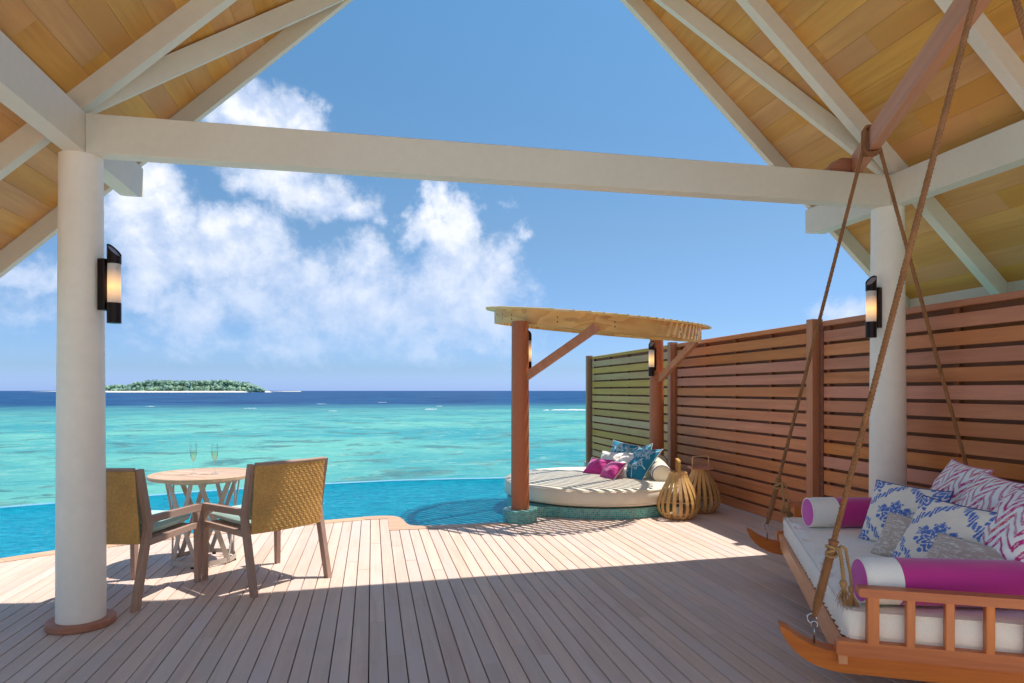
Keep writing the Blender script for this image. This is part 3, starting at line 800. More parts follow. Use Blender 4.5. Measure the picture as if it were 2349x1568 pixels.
    for (xa, xb, y_) in [(68, 200, 896.2), (608, 690, 897.6)]:
        a, b_ = at(xa, 897, 1700), at(xb, 897, 1700)
        mb.tube([(a.x, a.y, ZS), ((a.x * .6 + b_.x * .4), (a.y * .6 + b_.y * .4), ZS + .6), (b_.x, b_.y, ZS + .8)], [.4, 1.3, 1.7], 8)
    tag(mb.build('sand_spit', 'sand', None, True), 'thin white sand spit beside the far wooded island', kind='structure')
island()

# ------------------------------------------------------------------ privacy fence
def fence():
    ft = thing('privacy_fence', 'tall reddish brown slatted wooden privacy fence along the right side of the deck', 'fence', (4.4, 5.0, 0))
    posts = [13.02, 9.16, 5.93, 2.75, -0.4]
    XF = 4.385
    for p in posts:
        MB().prism(oct_prof(.12, .10, .004), -0.4 if p > 9 else 0.0, 2.165, 2).build('post', 'post', ft, loc=(XF - .035, p, 0))
        MB().prism(oct_prof(.03, .055, .002), 0.0, 2.13, 2).build('post_strip', 'fence_back', ft, loc=(XF - .005, p - .079, 0))
    sm = {}
    rs = random.Random(2)
    for k, (a, b_) in enumerate(zip(posts, posts[1:])):
        y0, y1 = b_ + .056, a - .096 if False else a - .056
        y1 = a - .108; L = y1 - y0; yc = (y0 + y1) / 2
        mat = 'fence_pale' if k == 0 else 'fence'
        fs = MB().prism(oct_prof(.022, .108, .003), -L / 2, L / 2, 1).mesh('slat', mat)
        bs = MB().prism(oct_prof(.02, .099, .003), -L / 2 - .09, L / 2 + .09, 1).mesh('back_slat', 'fence_back')
        for i in range(15):
            z = .062 + .1375 * i
            put('slat', fs, ft, Matrix.Translation((XF + rs.uniform(-.0015, .0015), yc, z)))
            put('back_slat', bs, ft, Matrix.Translation((XF + .062, yc, z + .069)))
        cp = MB().prism(oct_prof(.06, .05, .004), -L / 2, L / 2, 1)
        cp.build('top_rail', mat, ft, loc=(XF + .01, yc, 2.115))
        nb_ = 3
        for j in range(nb_ + 2):
            yy = y0 + .03 + (L - .06) * j / (nb_ + 1)
            MB().prism(oct_prof(.038, .045, .002), 0.0, 2.09, 2).build('batten', 'fence_back', ft, loc=(XF + .031, yy, 0))
fence()

# ------------------------------------------------------------------ wall lamps
def make_lamp(name, label, base, ang, post_r, zc, s=1.0, group='wall lamps on the columns and posts'):
    """base = axis of the post (x, y); ang = direction it looks; zc = middle height"""
    th = thing(name, label, 'wall lamp', (base[0] + post_r * math.cos(ang), base[1] + post_r * math.sin(ang), zc), ang, group)
    def p(nm, mb, mat, parent=th, sm=True, an=35): return putl(nm, mb.mesh(nm, mat, sm, an), parent)
    p('back_plate', MB().prism([(-.004, -.036), (.034, -.036), (.04, -.03), (.04, .03), (.034, .036), (-.004, .036)], -.165, .15, 2), 'bronze', sm=False)
    cx_ = .04 + .041; r_ = .040
    low = MB().lathe([(0, -.245), (r_ - .002, -.245), (r_, -.243), (r_, -.12), (0, -.12)], 32, (cx_, 0))
    p('lower_housing', low, 'bronze')
    p('lamp_glass', MB().lathe([(r_ - .003, -.12), (r_ - .003, .12)], 32, (cx_, 0)), 'lampglass')
    # upper hood cut on a slant, open, pale inside
    n = 32; mb = MB(); i = 0
    for k in range(n):
        a = 2 * PI * k / n; cxk = math.cos(a)
        zt = .205 - .04 * cxk
        for (rr, z) in ((r_, .12), (r_, zt), (r_ - .004, zt), (r_ - .004, zt - .02)): mb.v.append((cx_ + rr * math.cos(a), rr * math.sin(a), z))
    for k in range(n):
        k2 = (k + 1) % n
        for j in range(3): mb.f.append((k * 4 + j, k2 * 4 + j, k2 * 4 + j + 1, k * 4 + j + 1))
    hood = p('hood', mb, 'bronze')
    mb = MB()
    for k in range(n):
        a = 2 * PI * k / n; mb.v.append((cx_ + (r_ - .004) * math.cos(a), (r_ - .004) * math.sin(a), .205 - .04 * math.cos(a) - .012))
    mb.f = [tuple(range(n))]
    putl('hood_lens', mb.mesh('hood_lens', M['lens']), hood)
    return th
make_lamp('wall_lamp', 'lit bronze wall lamp on the large white column beside the round table', CL, R(-21), .148, 2.11)
make_lamp('wall_lamp', 'lit bronze wall lamp on the white column above the swing bed', CR, R(198), .140, 2.11)

# ------------------------------------------------------------------ daybed with round canopy
PL = (1.62, 7.27); PR = (3.95, 8.83); CC = (2.775, 8.04)
DG = math.atan2(PR[1] - PL[1], PR[0] - PL[0])
TB, TC, TZ = -.075, .090, 2.185
def tz(x_, y_): return TZ + TB * (x_ - CC[0]) + TC * (y_ - CC[1])
bed = thing('daybed', 'round cream daybed on a turquoise mosaic plinth at the pool edge', 'daybed', (BEDC[0], BEDC[1], 0))
def lathe_uv(prof, n, c, name, mat, parent, sm=False):
    mb = MB().lathe(prof, n, c); me = mb.mesh(name, mat, True, 40)
    uvl = me.uv_layers.new(name='UVMap')
    for p in me.polygons:
        for li in p.loop_indices:
            co = me.vertices[me.loops[li].vertex_index].co
            if abs(p.normal.z) > .7: uvl.data[li].uv = (co.x, co.y)
            else:
                cen = p.center; a0 = math.atan2(cen.y - c[1], cen.x - c[0]); a = math.atan2(co.y - c[1], co.x - c[0])
                if a - a0 > PI: a -= 2 * PI
                if a - a0 < -PI: a += 2 * PI
                uvl.data[li].uv = (a * prof[0][0], co.z)
    return put(name, me, parent)
lathe_uv([(BEDR, -1.1), (BEDR, .112), (BEDR - .006, .118), (0, .118)], 128, BEDC, 'plinth', 'mosaic', bed)
lathe_uv([(.19, -1.1), (.19, .128), (.184, .134), (0, .134)], 48, PL, 'post_plinth', 'mosaic', bed)
me = MB().box(1.70, 2.1, 7.42, 7.9, -1.1, .112).mesh('plinth_link', 'mosaic'); strip_uv(me, planar); put('plinth_link', me, bed)
rr = 1.175
mt = [(0, .135), (rr - .05, .135), (rr - .012, .150), (rr, .175), (rr + .004, .24), (rr - .002, .300), (rr - .022, .322), (rr - .07, .336), (rr - .4, .342), (0, .346)]
mat_ob = MB().lathe(mt, 128, BEDC).build('mattress', 'cream', bed, True)
pts = [(BEDC[0] + (rr - .004) * math.cos(a), BEDC[1] + (rr - .004) * math.sin(a), .318 + .002 * math.sin(a * 11)) for a in np.linspace(0, 2 * PI, 128, endpoint=False)]
put('piping', MB().tube(pts, .005, 6, closed=True).mesh('piping', 'cream', True), mat_ob)
pts = [(BEDC[0] + (rr + .0) * math.cos(a), BEDC[1] + (rr + .0) * math.sin(a), .165) for a in np.linspace(0, 2 * PI, 128, endpoint=False)]
put('piping', MB().tube(pts, .004, 6, closed=True).mesh('piping', 'cream', True), mat_ob)

can = thing('canopy', 'slatted round timber canopy on two brown posts over the daybed', 'canopy', (CC[0], CC[1], 0))
for P_ in (PL, PR):
    zt = tz(*P_) + .02
    MB().lathe([(.101, .02 if P_ is PR else .134), (.099, 1.2), (.094, zt), (0, zt)], 48).build('post', 'brownpaint', can, True, 50, loc=(P_[0], P_[1], 0))
def ringband(r0, r1, h, a0, a1, n=40):
    mb = MB()
    for k in range(n + 1):
        a = a0 + (a1 - a0) * k / n
        for r_ in (r1, r0):
            x_, y_ = CC[0] + r_ * math.cos(a), CC[1] + r_ * math.sin(a)
            z_ = tz(x_, y_)
            mb.v += [(x_, y_, z_), (x_, y_, z_ + h)]
    for k in range(n):
        i = k * 4; j = i + 4
        mb.f += [(i, j, j + 1, i + 1), (i + 3, j + 3, j + 2, i + 2), (i + 1, j + 1, j + 3, i + 3), (i + 2, j + 2, j, i)]
    mb.f += [(0, 1, 3, 2), (n * 4 + 2, n * 4 + 3, n * 4 + 1, n * 4)]
    return mb
RF = 1.285
def fasc(a0, a1):
    """bent fascia plank, with its own length along the local x for the grain"""
    mb = ringband(RF - .03, RF, .165, a0, a1)
    me = mb.mesh('fascia', 'pine_ring', True, 35); return put('fascia', me, can)
def ringwood():
    m, t, b, o = newmat('pine_ring')
    ge = t.add('ShaderNodeNewGeometry'); v = t.vmath('SUBTRACT', ge.outputs['Position'], (CC[0], CC[1], TZ)); s = t.add('ShaderNodeSeparateXYZ'); t.put(s.inputs[0], v)
    a = t.math('ARCTAN2', s.outputs[1], s.outputs[0]); cb = t.add('ShaderNodeCombineXYZ'); t.put(cb.inputs[0], t.math('MULTIPLY', a, 0.55)); t.put(cb.inputs[2], t.math('ADD', s.outputs[2], t.math('MULTIPLY', s.outputs[1], -TC)))
    g = t.noise(cb.outputs[0], 3.0, 2, 0.4, 0.8); g = t.math('FRACT', t.math('MULTIPLY', g, 6.0)); g2 = t.noise(t.vmath('MULTIPLY', cb.outputs[0], (3, 1, 60)), 4, 3, 0.6)
    c = t.mix(t.smooth(g, 0.0, 1.0), srgb(246,194,118), srgb(226,164,90)); c = t.mix(t.math('MULTIPLY', g2, 0.35), c, srgb(180,128,74))
    vo = t.add('ShaderNodeTexVoronoi'); t.put(vo.inputs['Vector'], t.vmath('MULTIPLY', cb.outputs[0], (4.2, 1, 7.0))); vo.inputs['Scale'].default_value = 1.0
    k = t.math('SUBTRACT', 1.0, t.smooth(vo.outputs['Distance'], 0.10, 0.2)); c = t.mix(t.math('MULTIPLY', k, 0.55), c, srgb(176,112,60))
    t.put(b.inputs['Base Color'], c); b.inputs['Roughness'].default_value = 0.5; t.put(b.inputs['Normal'], t.bump(g2, 0.2, 0.003)); M['pine_ring'] = m
ringwood()
for k in range(4): fasc(R(-200 + 90 * k + .1), R(-110 + 90 * k - .1))
# beams across the ring along and across the line of posts
dv = Vector((math.cos(DG), math.sin(DG), 0)); pv = Vector((-dv.y, dv.x, 0)); cv = Vector((CC[0], CC[1], 0))
for off_ in (-.55, 0.0, .55):
    hl = math.sqrt(RF ** 2 - off_ ** 2) - .04
    a = cv + pv * off_ - dv * hl; b_ = cv + pv * off_ + dv * hl
    a.z = tz(a.x, a.y) + .09; b_.z = tz(b_.x, b_.y) + .09
    beam('joist', a, b_, .045, .14, 'pine', can)
# braces from the posts to the ring
for P_, e in ((PL, (2.36, 6.80)), (PR, (4.08, 7.88))):
    a = Vector((P_[0], P_[1], 1.60)); b_ = Vector((e[0], e[1], tz(*e) + .03)); d = (b_ - a).normalized(); a += Vector((d.x, d.y, 0)).normalized() * .06
    beam('brace', a, b_, .06, .09, 'post', can)
# roof slats, across the line of posts
ns = 30; rs_ = random.Random(4)
for k in range(ns):
    o_ = -1.365 + 2.73 * (k + .5) / ns
    hl = math.sqrt(max(.04, 1.385 ** 2 - o_ ** 2)) + rs_.uniform(-.012, .012)
    a = cv + dv * o_ - pv * hl; b_ = cv + dv * o_ + pv * hl
    a.z = tz(a.x, a.y) + .165 + .0125; b_.z = tz(b_.x, b_.y) + .165 + .0125
    beam('slat', a, b_, .046, .024, 'pine_slat', can)
# bolt heads in the fascia
for a_ in (-168, -158, -128, -100, -62, -34):
    for dz in (.05, .10):
        ar_ = R(a_); x_, y_ = CC[0] + RF * math.cos(ar_), CC[1] + RF * math.sin(ar_)
        m = Matrix.Translation((x_, y_, tz(x_, y_) + dz)) @ Matrix.Rotation(ar_, 4, 'Z') @ Matrix.Rotation(PI / 2, 4, 'Y')
        put('bolt', MB().lathe([(0, .004), (.007, .003), (.008, 0)], 10).mesh('bolt', 'bronze', True), can, m)
make_lamp('wall_lamp', 'lit wall lamp half hidden behind the front brown canopy post', PL, R(46), .095, 1.90)
make_lamp('wall_lamp', 'lit wall lamp on the rear brown canopy post in front of the fence', PR, R(222), .095, 1.90)
# wooden ledge between daybed and fence
led = thing('side_ledge', 'low wooden box ledge between the daybed and the fence', 'ledge', (4.05, 8.75, 0))
MB().box(3.86, 4.325, 8.10, 9.5, 0.004, .27).build('box', 'fence', led)
for k in range(4): MB().prism(oct_prof(.112, .022, .003), 8.06, 9.52, 1).build('plank', 'coping', led, loc=(3.885 + .1165 * k, 0, .284))

# ------------------------------------------------------------------ bamboo lanterns
def make_lantern(label, x_, y_, S, rot, top, nst=20):
    th = thing('lantern', label, 'lantern', (x_, y_, 0.0), rot, 'bamboo lanterns on the deck')
    prof = [(.155, .008), (.20, .05), (.232, .11), (.238, .16), (.222, .24), (.180, .34), (.130, .43), (.104, .49), (.100, .525)]
    def spl(t_):
        t_ *= (len(prof) - 1); i = min(int(t_), len(prof) - 2); f = t_ - i
        p = [prof[max(0, i - 1)], prof[i], prof[i + 1], prof[min(len(prof) - 1, i + 2)]]
        return [0.5 * ((2 * p[1][k]) + (-p[0][k] + p[2][k]) * f + (2 * p[0][k] - 5 * p[1][k] + 4 * p[2][k] - p[3][k]) * f * f + (-p[0][k] + 3 * p[1][k] - 3 * p[2][k] + p[3][k]) * f ** 3) for k in (0, 1)]
    cs = [spl(i / 12) for i in range(13)]
    mb = MB()
    for (r_, z_) in cs:
        w2 = min(.0195, r_ * math.sin(PI / nst) * .93)
        for (dr, sx) in ((.003, -1), (.003, 1), (-.003, 1), (-.003, -1)):
            mb.v.append(((r_ + dr) * S, sx * w2 * S, z_ * S))
    for i in range(12):
        for j in range(4): mb.f.append((i * 4 + j, i * 4 + (j + 1) % 4, i * 4 + 4 + (j + 1) % 4, i * 4 + 4 + j))
    mb.f += [(3, 2, 1, 0), (48, 49, 50, 51)]
    me = mb.mesh('strip', 'bamboo')
    for k in range(nst): putl('strip', me, th, Matrix.Rotation(2 * PI * k / nst, 4, 'Z'))
    for (r_, z_, h) in ((.098, .505, .028), (.215, .065, .012), (.228, .20, .010), (.158, .006, .016)):
        putl('hoop', MB().lathe([(r_ * S, z_ * S), ((r_ - .008) * S, z_ * S), ((r_ - .008) * S, (z_ + h) * S), (r_ * S, (z_ + h) * S)], 40, close=True).mesh('hoop', 'bamboo', True, 30), th)
    putl('base', MB().lathe([(0, .006 * S), (.15 * S, .006 * S), (.15 * S, .018 * S), (0, .018 * S)], 32).mesh('base', 'bamboo'), th)
    if top:
        pl_ = putl('top_plate', MB().prism([(-.125, -.125), (.125, -.125), (.125, .125), (-.125, .125)], .526 * S, .548 * S, 2).mesh('top_plate', 'collar'), th)
    z0 = .52 * S
    hw = .1 * S
    path = [(-hw, z0 - .05), (-hw, z0 + .13), (-hw + .012, z0 + .15), (hw - .012, z0 + .16), (hw, z0 + .145), (hw, z0 - .05)]
    mb = MB()
    for (px_, pz_) in path: mb.v += [(px_, -.016, pz_), (px_, .016, pz_)]
    inner = [(-hw + .006, z0 - .05), (-hw + .006, z0 + .126), (-hw + .016, z0 + .144), (hw - .016, z0 + .154), (hw - .006, z0 + .141), (hw - .006, z0 - .05)]
    for (px_, pz_) in inner: mb.v += [(px_, -.016, pz_), (px_, .016, pz_)]
    for i in range(5):
        a, b_, c_, d_ = i * 2, i * 2 + 1, i * 2 + 3, i * 2 + 2
        mb.f += [(a, b_, c_, d_), (a + 12, d_ + 12, c_ + 12, b_ + 12), (a, d_, d_ + 12, a + 12), (b_, b_ + 12, c_ + 12, c_)]
    putl('handle', mb.mesh('handle', 'bamboo'), th)
    g = putl('glass_cylinder', MB().lathe([(.08 * S, .02 * S), (.085 * S, .26 * S)], 32).mesh('glass_cylinder', 'glass', True), th)
    putl('candle', MB().lathe([(0, .02 * S), (.035 * S, .02 * S), (.035 * S, .12 * S), (0, .118 * S)], 24).mesh('candle', 'candle', True, 40), g)
    return th
make_lantern('bamboo strip lantern with open ring top, nearer the daybed', 3.42, 7.06, .985, R(72), False, 20)
make_lantern('bamboo strip lantern with square wooden top, nearer the fence', 3.86, 7.37, .985, R(-14), True, 20)

# ------------------------------------------------------------------ round table and glasses
TBL = (-1.40, 6.10); TH = .748
tb = thing('round_table', 'round slatted wooden table on a lattice of pale metal bars', 'table', (TBL[0], TBL[1], 0), R(-35))
def tput(nm, mb, mat, sm=False, an=None, parent=tb): return putl(nm, mb.mesh(nm, mat, sm, an), parent)
tput('rim', MB().lathe([(.375, TH - .032), (.424, TH - .032), (.430, TH - .026), (.430, TH - .005), (.425, TH), (.375, TH)], 96, close=True), 'tablewood', True, 35)
npk = 10; pw = .75 / npk
for k in range(npk):
    y0 = -.375 + pw * k + .002; y1 = y0 + pw - .004; R0 = .3735
    def hx(y_): return math.sqrt(max(0.0001, R0 ** 2 - y_ ** 2))
    ys = np.linspace(max(y0, -R0 + .001), min(y1, R0 - .001), 5)
    prof = [(-hx(y_), y_) for y_ in ys] + [(hx(y_), y_) for y_ in ys[::-1]]
    yc = (y0 + y1) / 2
    putl('plank', MB().prism([(a, b_ - yc) for a, b_ in prof][::-1], TH - .024, TH - .0012, 2).mesh('plank', 'tablewood'), tb, Matrix.Translation((0, yc, 0)))
tput('bottom_ring', MB().lathe([(.250, .012), (.256, .012), (.252, .050), (.246, .050)], 64, close=True), 'tablemetal', True, 30)
tput('top_ring', MB().lathe([(.292, TH - .06), (.298, TH - .06), (.300, TH - .033), (.294, TH - .033)], 64, close=True), 'tablemetal', True, 30)
for k in range(6):
    for sgn in (-1, 1):
        a0 = 2 * PI * k / 6 + .1; a1 = a0 + sgn * R(54)
        p0 = Vector((.249 * math.cos(a0), .249 * math.sin(a0), .02)); p1 = Vector((.293 * math.cos(a1), .293 * math.sin(a1), TH - .036))
        mid = (p0 + p1) / 2; upv = Vector((mid.x, mid.y, 0)).normalized()
        m, L = frame_mtx(p0, p1, upv)
        putl('bar', MB().prism(oct_prof(.040, .007, .001), 0, L, 0).mesh('bar', 'tablemetal'), tb, m)
for k in range(4):
    a = PI / 2 * k + .5; tput('foot_pad', MB().lathe([(0, 0), (.016, 0), (.016, .014), (0, .014)], 12, (.25 * math.cos(a), .25 * math.sin(a))), 'rubber')
def flute(x_, y_, label):
    th = thing('champagne_flute', label, 'glass', (x_, y_, TH), 0, 'champagne flutes on the round table')
    prof = [(.0, .001), (.030, .002), (.031, .004), (.006, .008), (.0035, .02), (.0035, .095), (.006, .105), (.016, .125), (.024, .155), (.0285, .19), (.028, .225), (.0255, .258)]
    putl('bowl', MB().lathe(prof, 32).mesh('bowl', 'glass', True), th)
    putl('wine', MB().lathe([(.0, .106), (.005, .107), (.015, .126), (.0228, .155), (.027, .192), (.0, .192)], 32).mesh('wine', 'wine', True, 40), th)
g1 = at(443.6, 1085, 5.62); g2 = at(492.5, 1083, 5.62)
flute(g1.x, g1.y, 'champagne flute with pale wine, standing nearer the white column')
flute(g2.x, g2.y, 'champagne flute with pale wine, standing nearer the golden wicker chair on the right')
def placemat(x_, y_):
    pass

# ------------------------------------------------------------------ wicker armchairs
def rounded(pts, r, n=4):
    out = []; m = len(pts)
    for i in range(m):
        p0, p1, p2 = Vector(pts[i - 1]), Vector(pts[i]), Vector(pts[(i + 1) % m])
        a = (p0 - p1); b_ = (p2 - p1); rr_ = min(r, a.length * .45, b_.length * .45); a.normalize(); b_.normalize()
        q0, q1 = p1 + a * rr_, p1 + b_ * rr_
        for k in range(n + 1):
            t_ = k / n; out.append(tuple(q0 * (1 - t_) ** 2 + p1 * 2 * t_ * (1 - t_) + q1 * t_ * t_))
    return out
def make_chair(label, loc, rz, W2=.335):
    th = thing('armchair', label, 'chair', loc, rz, 'wicker armchairs at the round table')
    T = .036
    rear = [(-.032, 0), (.026, 0), (.146, .52), (.142, .56), (.066, .935), (.022, .93), (.086, .55), (.088, .53)]
    rear = [(-.030, 0), (.024, 0), (.148, .515), (.150, .56), (.060, .93), (.020, .925), (.092, .555), (.090, .525)]
    front = [(.665, 0), (.700, 0), (.712, .40), (.712, .56), (.66, .56), (.652, .40)]
    for s_ in (-1, 1):
        x0 = s_ * W2 - T / 2; x1 = x0 + T
        lg = putl('leg', MB().prism(rear[::1], x0, x1, 0).mesh('leg', 'chairwood'), th)
        fr = [(.668, 0), (.702, 0), (.716, .42), (.716, .575), (.664, .575), (.660, .42)]
        putl('leg', MB().prism(fr, x0, x1, 0).mesh('leg', 'chairwood'), th)
        ar = rounded([(.118, .556), (.664, .541), (.7162, .53), (.7162, .590), (.118, .602)], .018, 3)
        putl('armrest', MB().prism(ar, x0 - .0015, x1 + .0015, 0).mesh('armrest', 'chairwood_y'), th)
        sr = [(.122, .405), (.662, .415), (.662, .455), (.128, .448)]
        putl('seat_rail', MB().prism(sr, x0 + .002, x1 - .002, 0).mesh('seat_rail', 'chairwood_y'), th)
        # curved gussets where leg meets rails
        for (yy, zz, dy) in ((.66, .415, -1), (.66, .541, -1), (.146, .556, 1)):
            pr = [(yy, zz), (yy + dy * .035, zz)] + [(yy + dy * .035 * (1 - math.sin(a)), zz - .035 * (1 - math.cos(a))) for a in np.linspace(0, PI / 2, 5)][1:]
            putl('gusset', MB().prism(pr, x0 + .001, x1 - .001, 0).mesh('gusset', 'chairwood'), th)
    for (yy, zz) in ((.155, .43), (.64, .43)):
        putl('cross_rail', MB().prism(oct_prof(.03, .045, .003), -W2 + T / 2, W2 - T / 2, 0).mesh('cross_rail', 'chairwood_x'), th, Matrix.Translation((0, yy, zz)))
    # seat slats and cushion
    for k in range(7): putl('seat_slat', MB().prism(oct_prof(.05, .012, .002), -W2 + T / 2, W2 - T / 2, 0).mesh('seat_slat', 'chairwood_x'), th, Matrix.Translation((0, .19 + .07 * k, .448)))
    def cushion(cx_, cy_, cz_, wx, wy, hz_, tilt, nm):
        n = 26; V = []; F = []
        for side in (1, -1):
            for j in range(n):
                for i in range(n):
                    u_ = -1 + 2 * i / (n - 1); v_ = -1 + 2 * j / (n - 1)
                    e = ((1 - abs(u_) ** 7) * (1 - abs(v_) ** 7)) ** .5
                    V.append((u_ * wx * (1 - .012 * v_ * v_), v_ * wy * (1 - .012 * u_ * u_), side * hz_ * (.55 * e ** .35 + .45 * e * (1 - .35 * (u_ * u_ + v_ * v_) / 2)) if e > 0 else 0))
        for s2 in range(2):
            for j in range(n - 1):
                for i in range(n - 1):
                    a = s2 * n * n + j * n + i; q = (a, a + 1, a + n + 1, a + n); F.append(q if s2 == 0 else q[::-1])
        mb = MB(); mb.v = V; mb.f = F; me = mb.mesh(nm, 'sage', True)
        return putl(nm, me, th, Matrix.Translation((cx_, cy_, cz_)) @ Matrix.Rotation(tilt, 4, 'X'))
    cushion(0, .40, .502, W2 - .03, .27, .046, R(1.5), 'seat_cushion')
    cushion(0, .135, .715, W2 - .05, .20, .030, R(100), 'back_cushion')
    # wicker back panel: basket weave modelled in relief on both faces
    z0, z1 = .425, .922; X2 = W2 - T / 2 - .002
    nx_, nz_ = 150, 132; rows = 33.0; cols = 14.0
    U = np.linspace(-1, 1, nx_); Vv = np.linspace(0, 1, nz_); UU, VV = np.meshgrid(U, Vv)
    row = np.floor(VV * rows); fz = VV * rows - row
    ph = (UU + 1) / 2 * cols + np.where(row % 4 < 2, 0.0, .5)
    fx = ph - np.floor(ph)
    over = fx < .68
    hor = np.where(over, np.sin(np.clip(fx / .68, 0, 1) * PI) ** .45, 0) * np.sqrt(np.clip(1 - (2 * fz - 1) ** 2 * .92, 0, 1))
    fv = (fx - .68) / .32; ver = np.where(~over, .55 * np.abs(np.sin(fv * PI * 2)) ** .5, 0)
    rel = .0062 * np.maximum(hor, ver)
    XX = UU * X2; ZZ = z0 + VV * (z1 - z0)
    base = .072 - .052 * VV + .0 - .030 * (1 - UU ** 2)
    yb = base - .004 - rel; yf = base + .006 + rel * .8
    V = np.concatenate([np.stack([XX, yb, ZZ], -1).reshape(-1, 3), np.stack([XX, yf, ZZ], -1).reshape(-1, 3)])
    idx = np.arange(nx_ * nz_).reshape(nz_, nx_)
    q = np.stack([idx[:-1, :-1], idx[:-1, 1:], idx[1:, 1:], idx[1:, :-1]], -1).reshape(-1, 4)
    F = np.concatenate([q, q[:, ::-1] + nx_ * nz_]).tolist()
    N_ = nx_ * nz_
    bd = list(idx[0, :]) + list(idx[1:, -1]) + list(idx[-1, ::-1][1:]) + list(idx[::-1, 0][1:])
    for a, b_ in zip(bd, bd[1:]): F.append((int(a), int(a) + N_, int(b_) + N_, int(b_)))
    mb = MB(); mb.v = V.tolist(); mb.f = F
    me = mb.mesh('backrest', 'wicker', True)
    bk = putl('backrest', me, th)
    pts = [(u_ * (X2 + .0), .072 - .052 - .030 * (1 - u_ * u_) + .001, .926) for u_ in np.linspace(-1, 1, 24)]
    putl('top_rail', MB().tube(pts, .014, 8).mesh('top_rail', 'chairwood_x', True), th)
    return th
# right chair: midpoint of rear feet, facing the table
bl = Vector((-0.804, 4.921)); br_ = Vector((-0.353, 5.427)); mid = (bl + br_) / 2 + Vector((.005, -.005))
ang = math.atan2(.764, -.645) - PI / 2
make_chair('wicker armchair with its back half in sunlight, between the table and open deck', (mid.x, mid.y, 0), ang, .312)
br2 = Vector((-1.531, 4.803)); d2 = Vector((math.sin(R(18.5)), math.cos(R(25)))); mid2 = br2 + Vector((-d2.y, d2.x)) * .262
make_chair('shaded wicker armchair partly hidden by the large white column', (mid2.x, mid2.y, 0), math.atan2(d2.y, d2.x) - PI / 2, .262)

# ------------------------------------------------------------------ swing bed
SO = Vector((1.958, 2.671, 0)); SA = R(-27.6)
SM = Matrix.Translation(SO) @ Matrix.Rotation(SA, 4, 'Z')
def sw(t_, s_, z_): return SM @ Vector((t_, s_, z_))
bench = thing('swing_bed', 'hanging teak swing bed with cream mattress hung on thick ropes', 'swing bed', tuple(SO), SA)
def bp(nm, mb, mat, sm=False, an=None, parent=bench, local=None): return putl(nm, mb.mesh(nm, mat, sm, an), parent, local)
SN, SF = 0.0, 2.19
for s_ in (SN, SF):
    top = [(-.150, .385), (-.115, .372), (-.085, .350), (-.05, .330), (-.01, .312), (.04, .300), (.09, .296)]
    bot = [(.10, .205), (.05, .212), (.0, .226), (-.05, .250), (-.09, .283), (-.125, .325), (-.146, .365)]
    tail_t = [(1.36, .296), (1.42, .300), (1.48, .315), (1.54, .345), (1.60, .385)]
    tail_b = [(1.59, .365), (1.55, .31), (1.50, .26), (1.44, .22), (1.38, .205)]
    prof = bot[::-1] + [] if False else None
    prof = top + tail_t + tail_b + bot
    bp('skid', MB().prism(prof, s_ - .045, s_ + .045, 1), 'teak')
# frame rails
TF = .105; TBK = 1.28
bp('front_rail', MB().prism([(TF - .018, .255), (TF + .018, .255), (TF + .018, .345), (TF + .006, .352), (TF - .018, .352)], SN - .075, SF + .075, 1), 'teaky')
bp('back_rail', MB().prism(oct_prof(.036, .10, .004), SN - .05, SF + .05, 1), 'teaky', local=Matrix.Translation((TBK, 0, .30)))
for s_ in (SN - .065, SF + .065):
    pr = rounded([(TF - .03, .298), (TBK + .02, .298), (TBK + .02, .365), (TF - .03, .362)], .016, 3)
    bp('side_rail', MB().prism(pr, s_ - .028, s_ + .028, 1), 'teak')
for k in range(16): bp('bed_slat', MB().prism(oct_prof(.09, .018, .003), TF + .02, TBK - .02, 0), 'teak', local=Matrix.Translation((0, SN + .03 + k * .142, .335)))
# arms with balusters
for s_ in (SN - .075, SF + .06):
    rl = rounded([(.160, .562), (1.30, .562), (1.30, .604), (.160, .600)], .014, 3)
    bp('arm_rail', MB().prism(rl, s_ - .032, s_ + .032, 1), 'teak')
    bp('arm_post', MB().prism(oct_prof(.046, .046, .003), .36, .562, 2), 'teak_z', local=Matrix.Translation((.220, s_, 0)))
    for k in range(6): bp('baluster', MB().prism(oct_prof(.034, .034, .003), .36, .562, 2), 'teak_z', local=Matrix.Translation((.365 + .146 * k, s_, 0)))
    bp('arm_post', MB().prism(oct_prof(.046, .046, .003), .36, .85, 2), 'teak_z', local=Matrix.Translation((1.27, s_, 0)))
bp('back_top_rail', MB().prism(oct_prof(.034, .06, .004), SN - .05, SF + .05, 1), 'teaky', local=Matrix.Translation((1.27, 0, .84)))
for k in range(14): bp('back_slat', MB().prism(oct_prof(.022, .045, .003), .34, .81, 2), 'teak_z', local=Matrix.Translation((1.27, SN + .12 + k * .150, 0)))
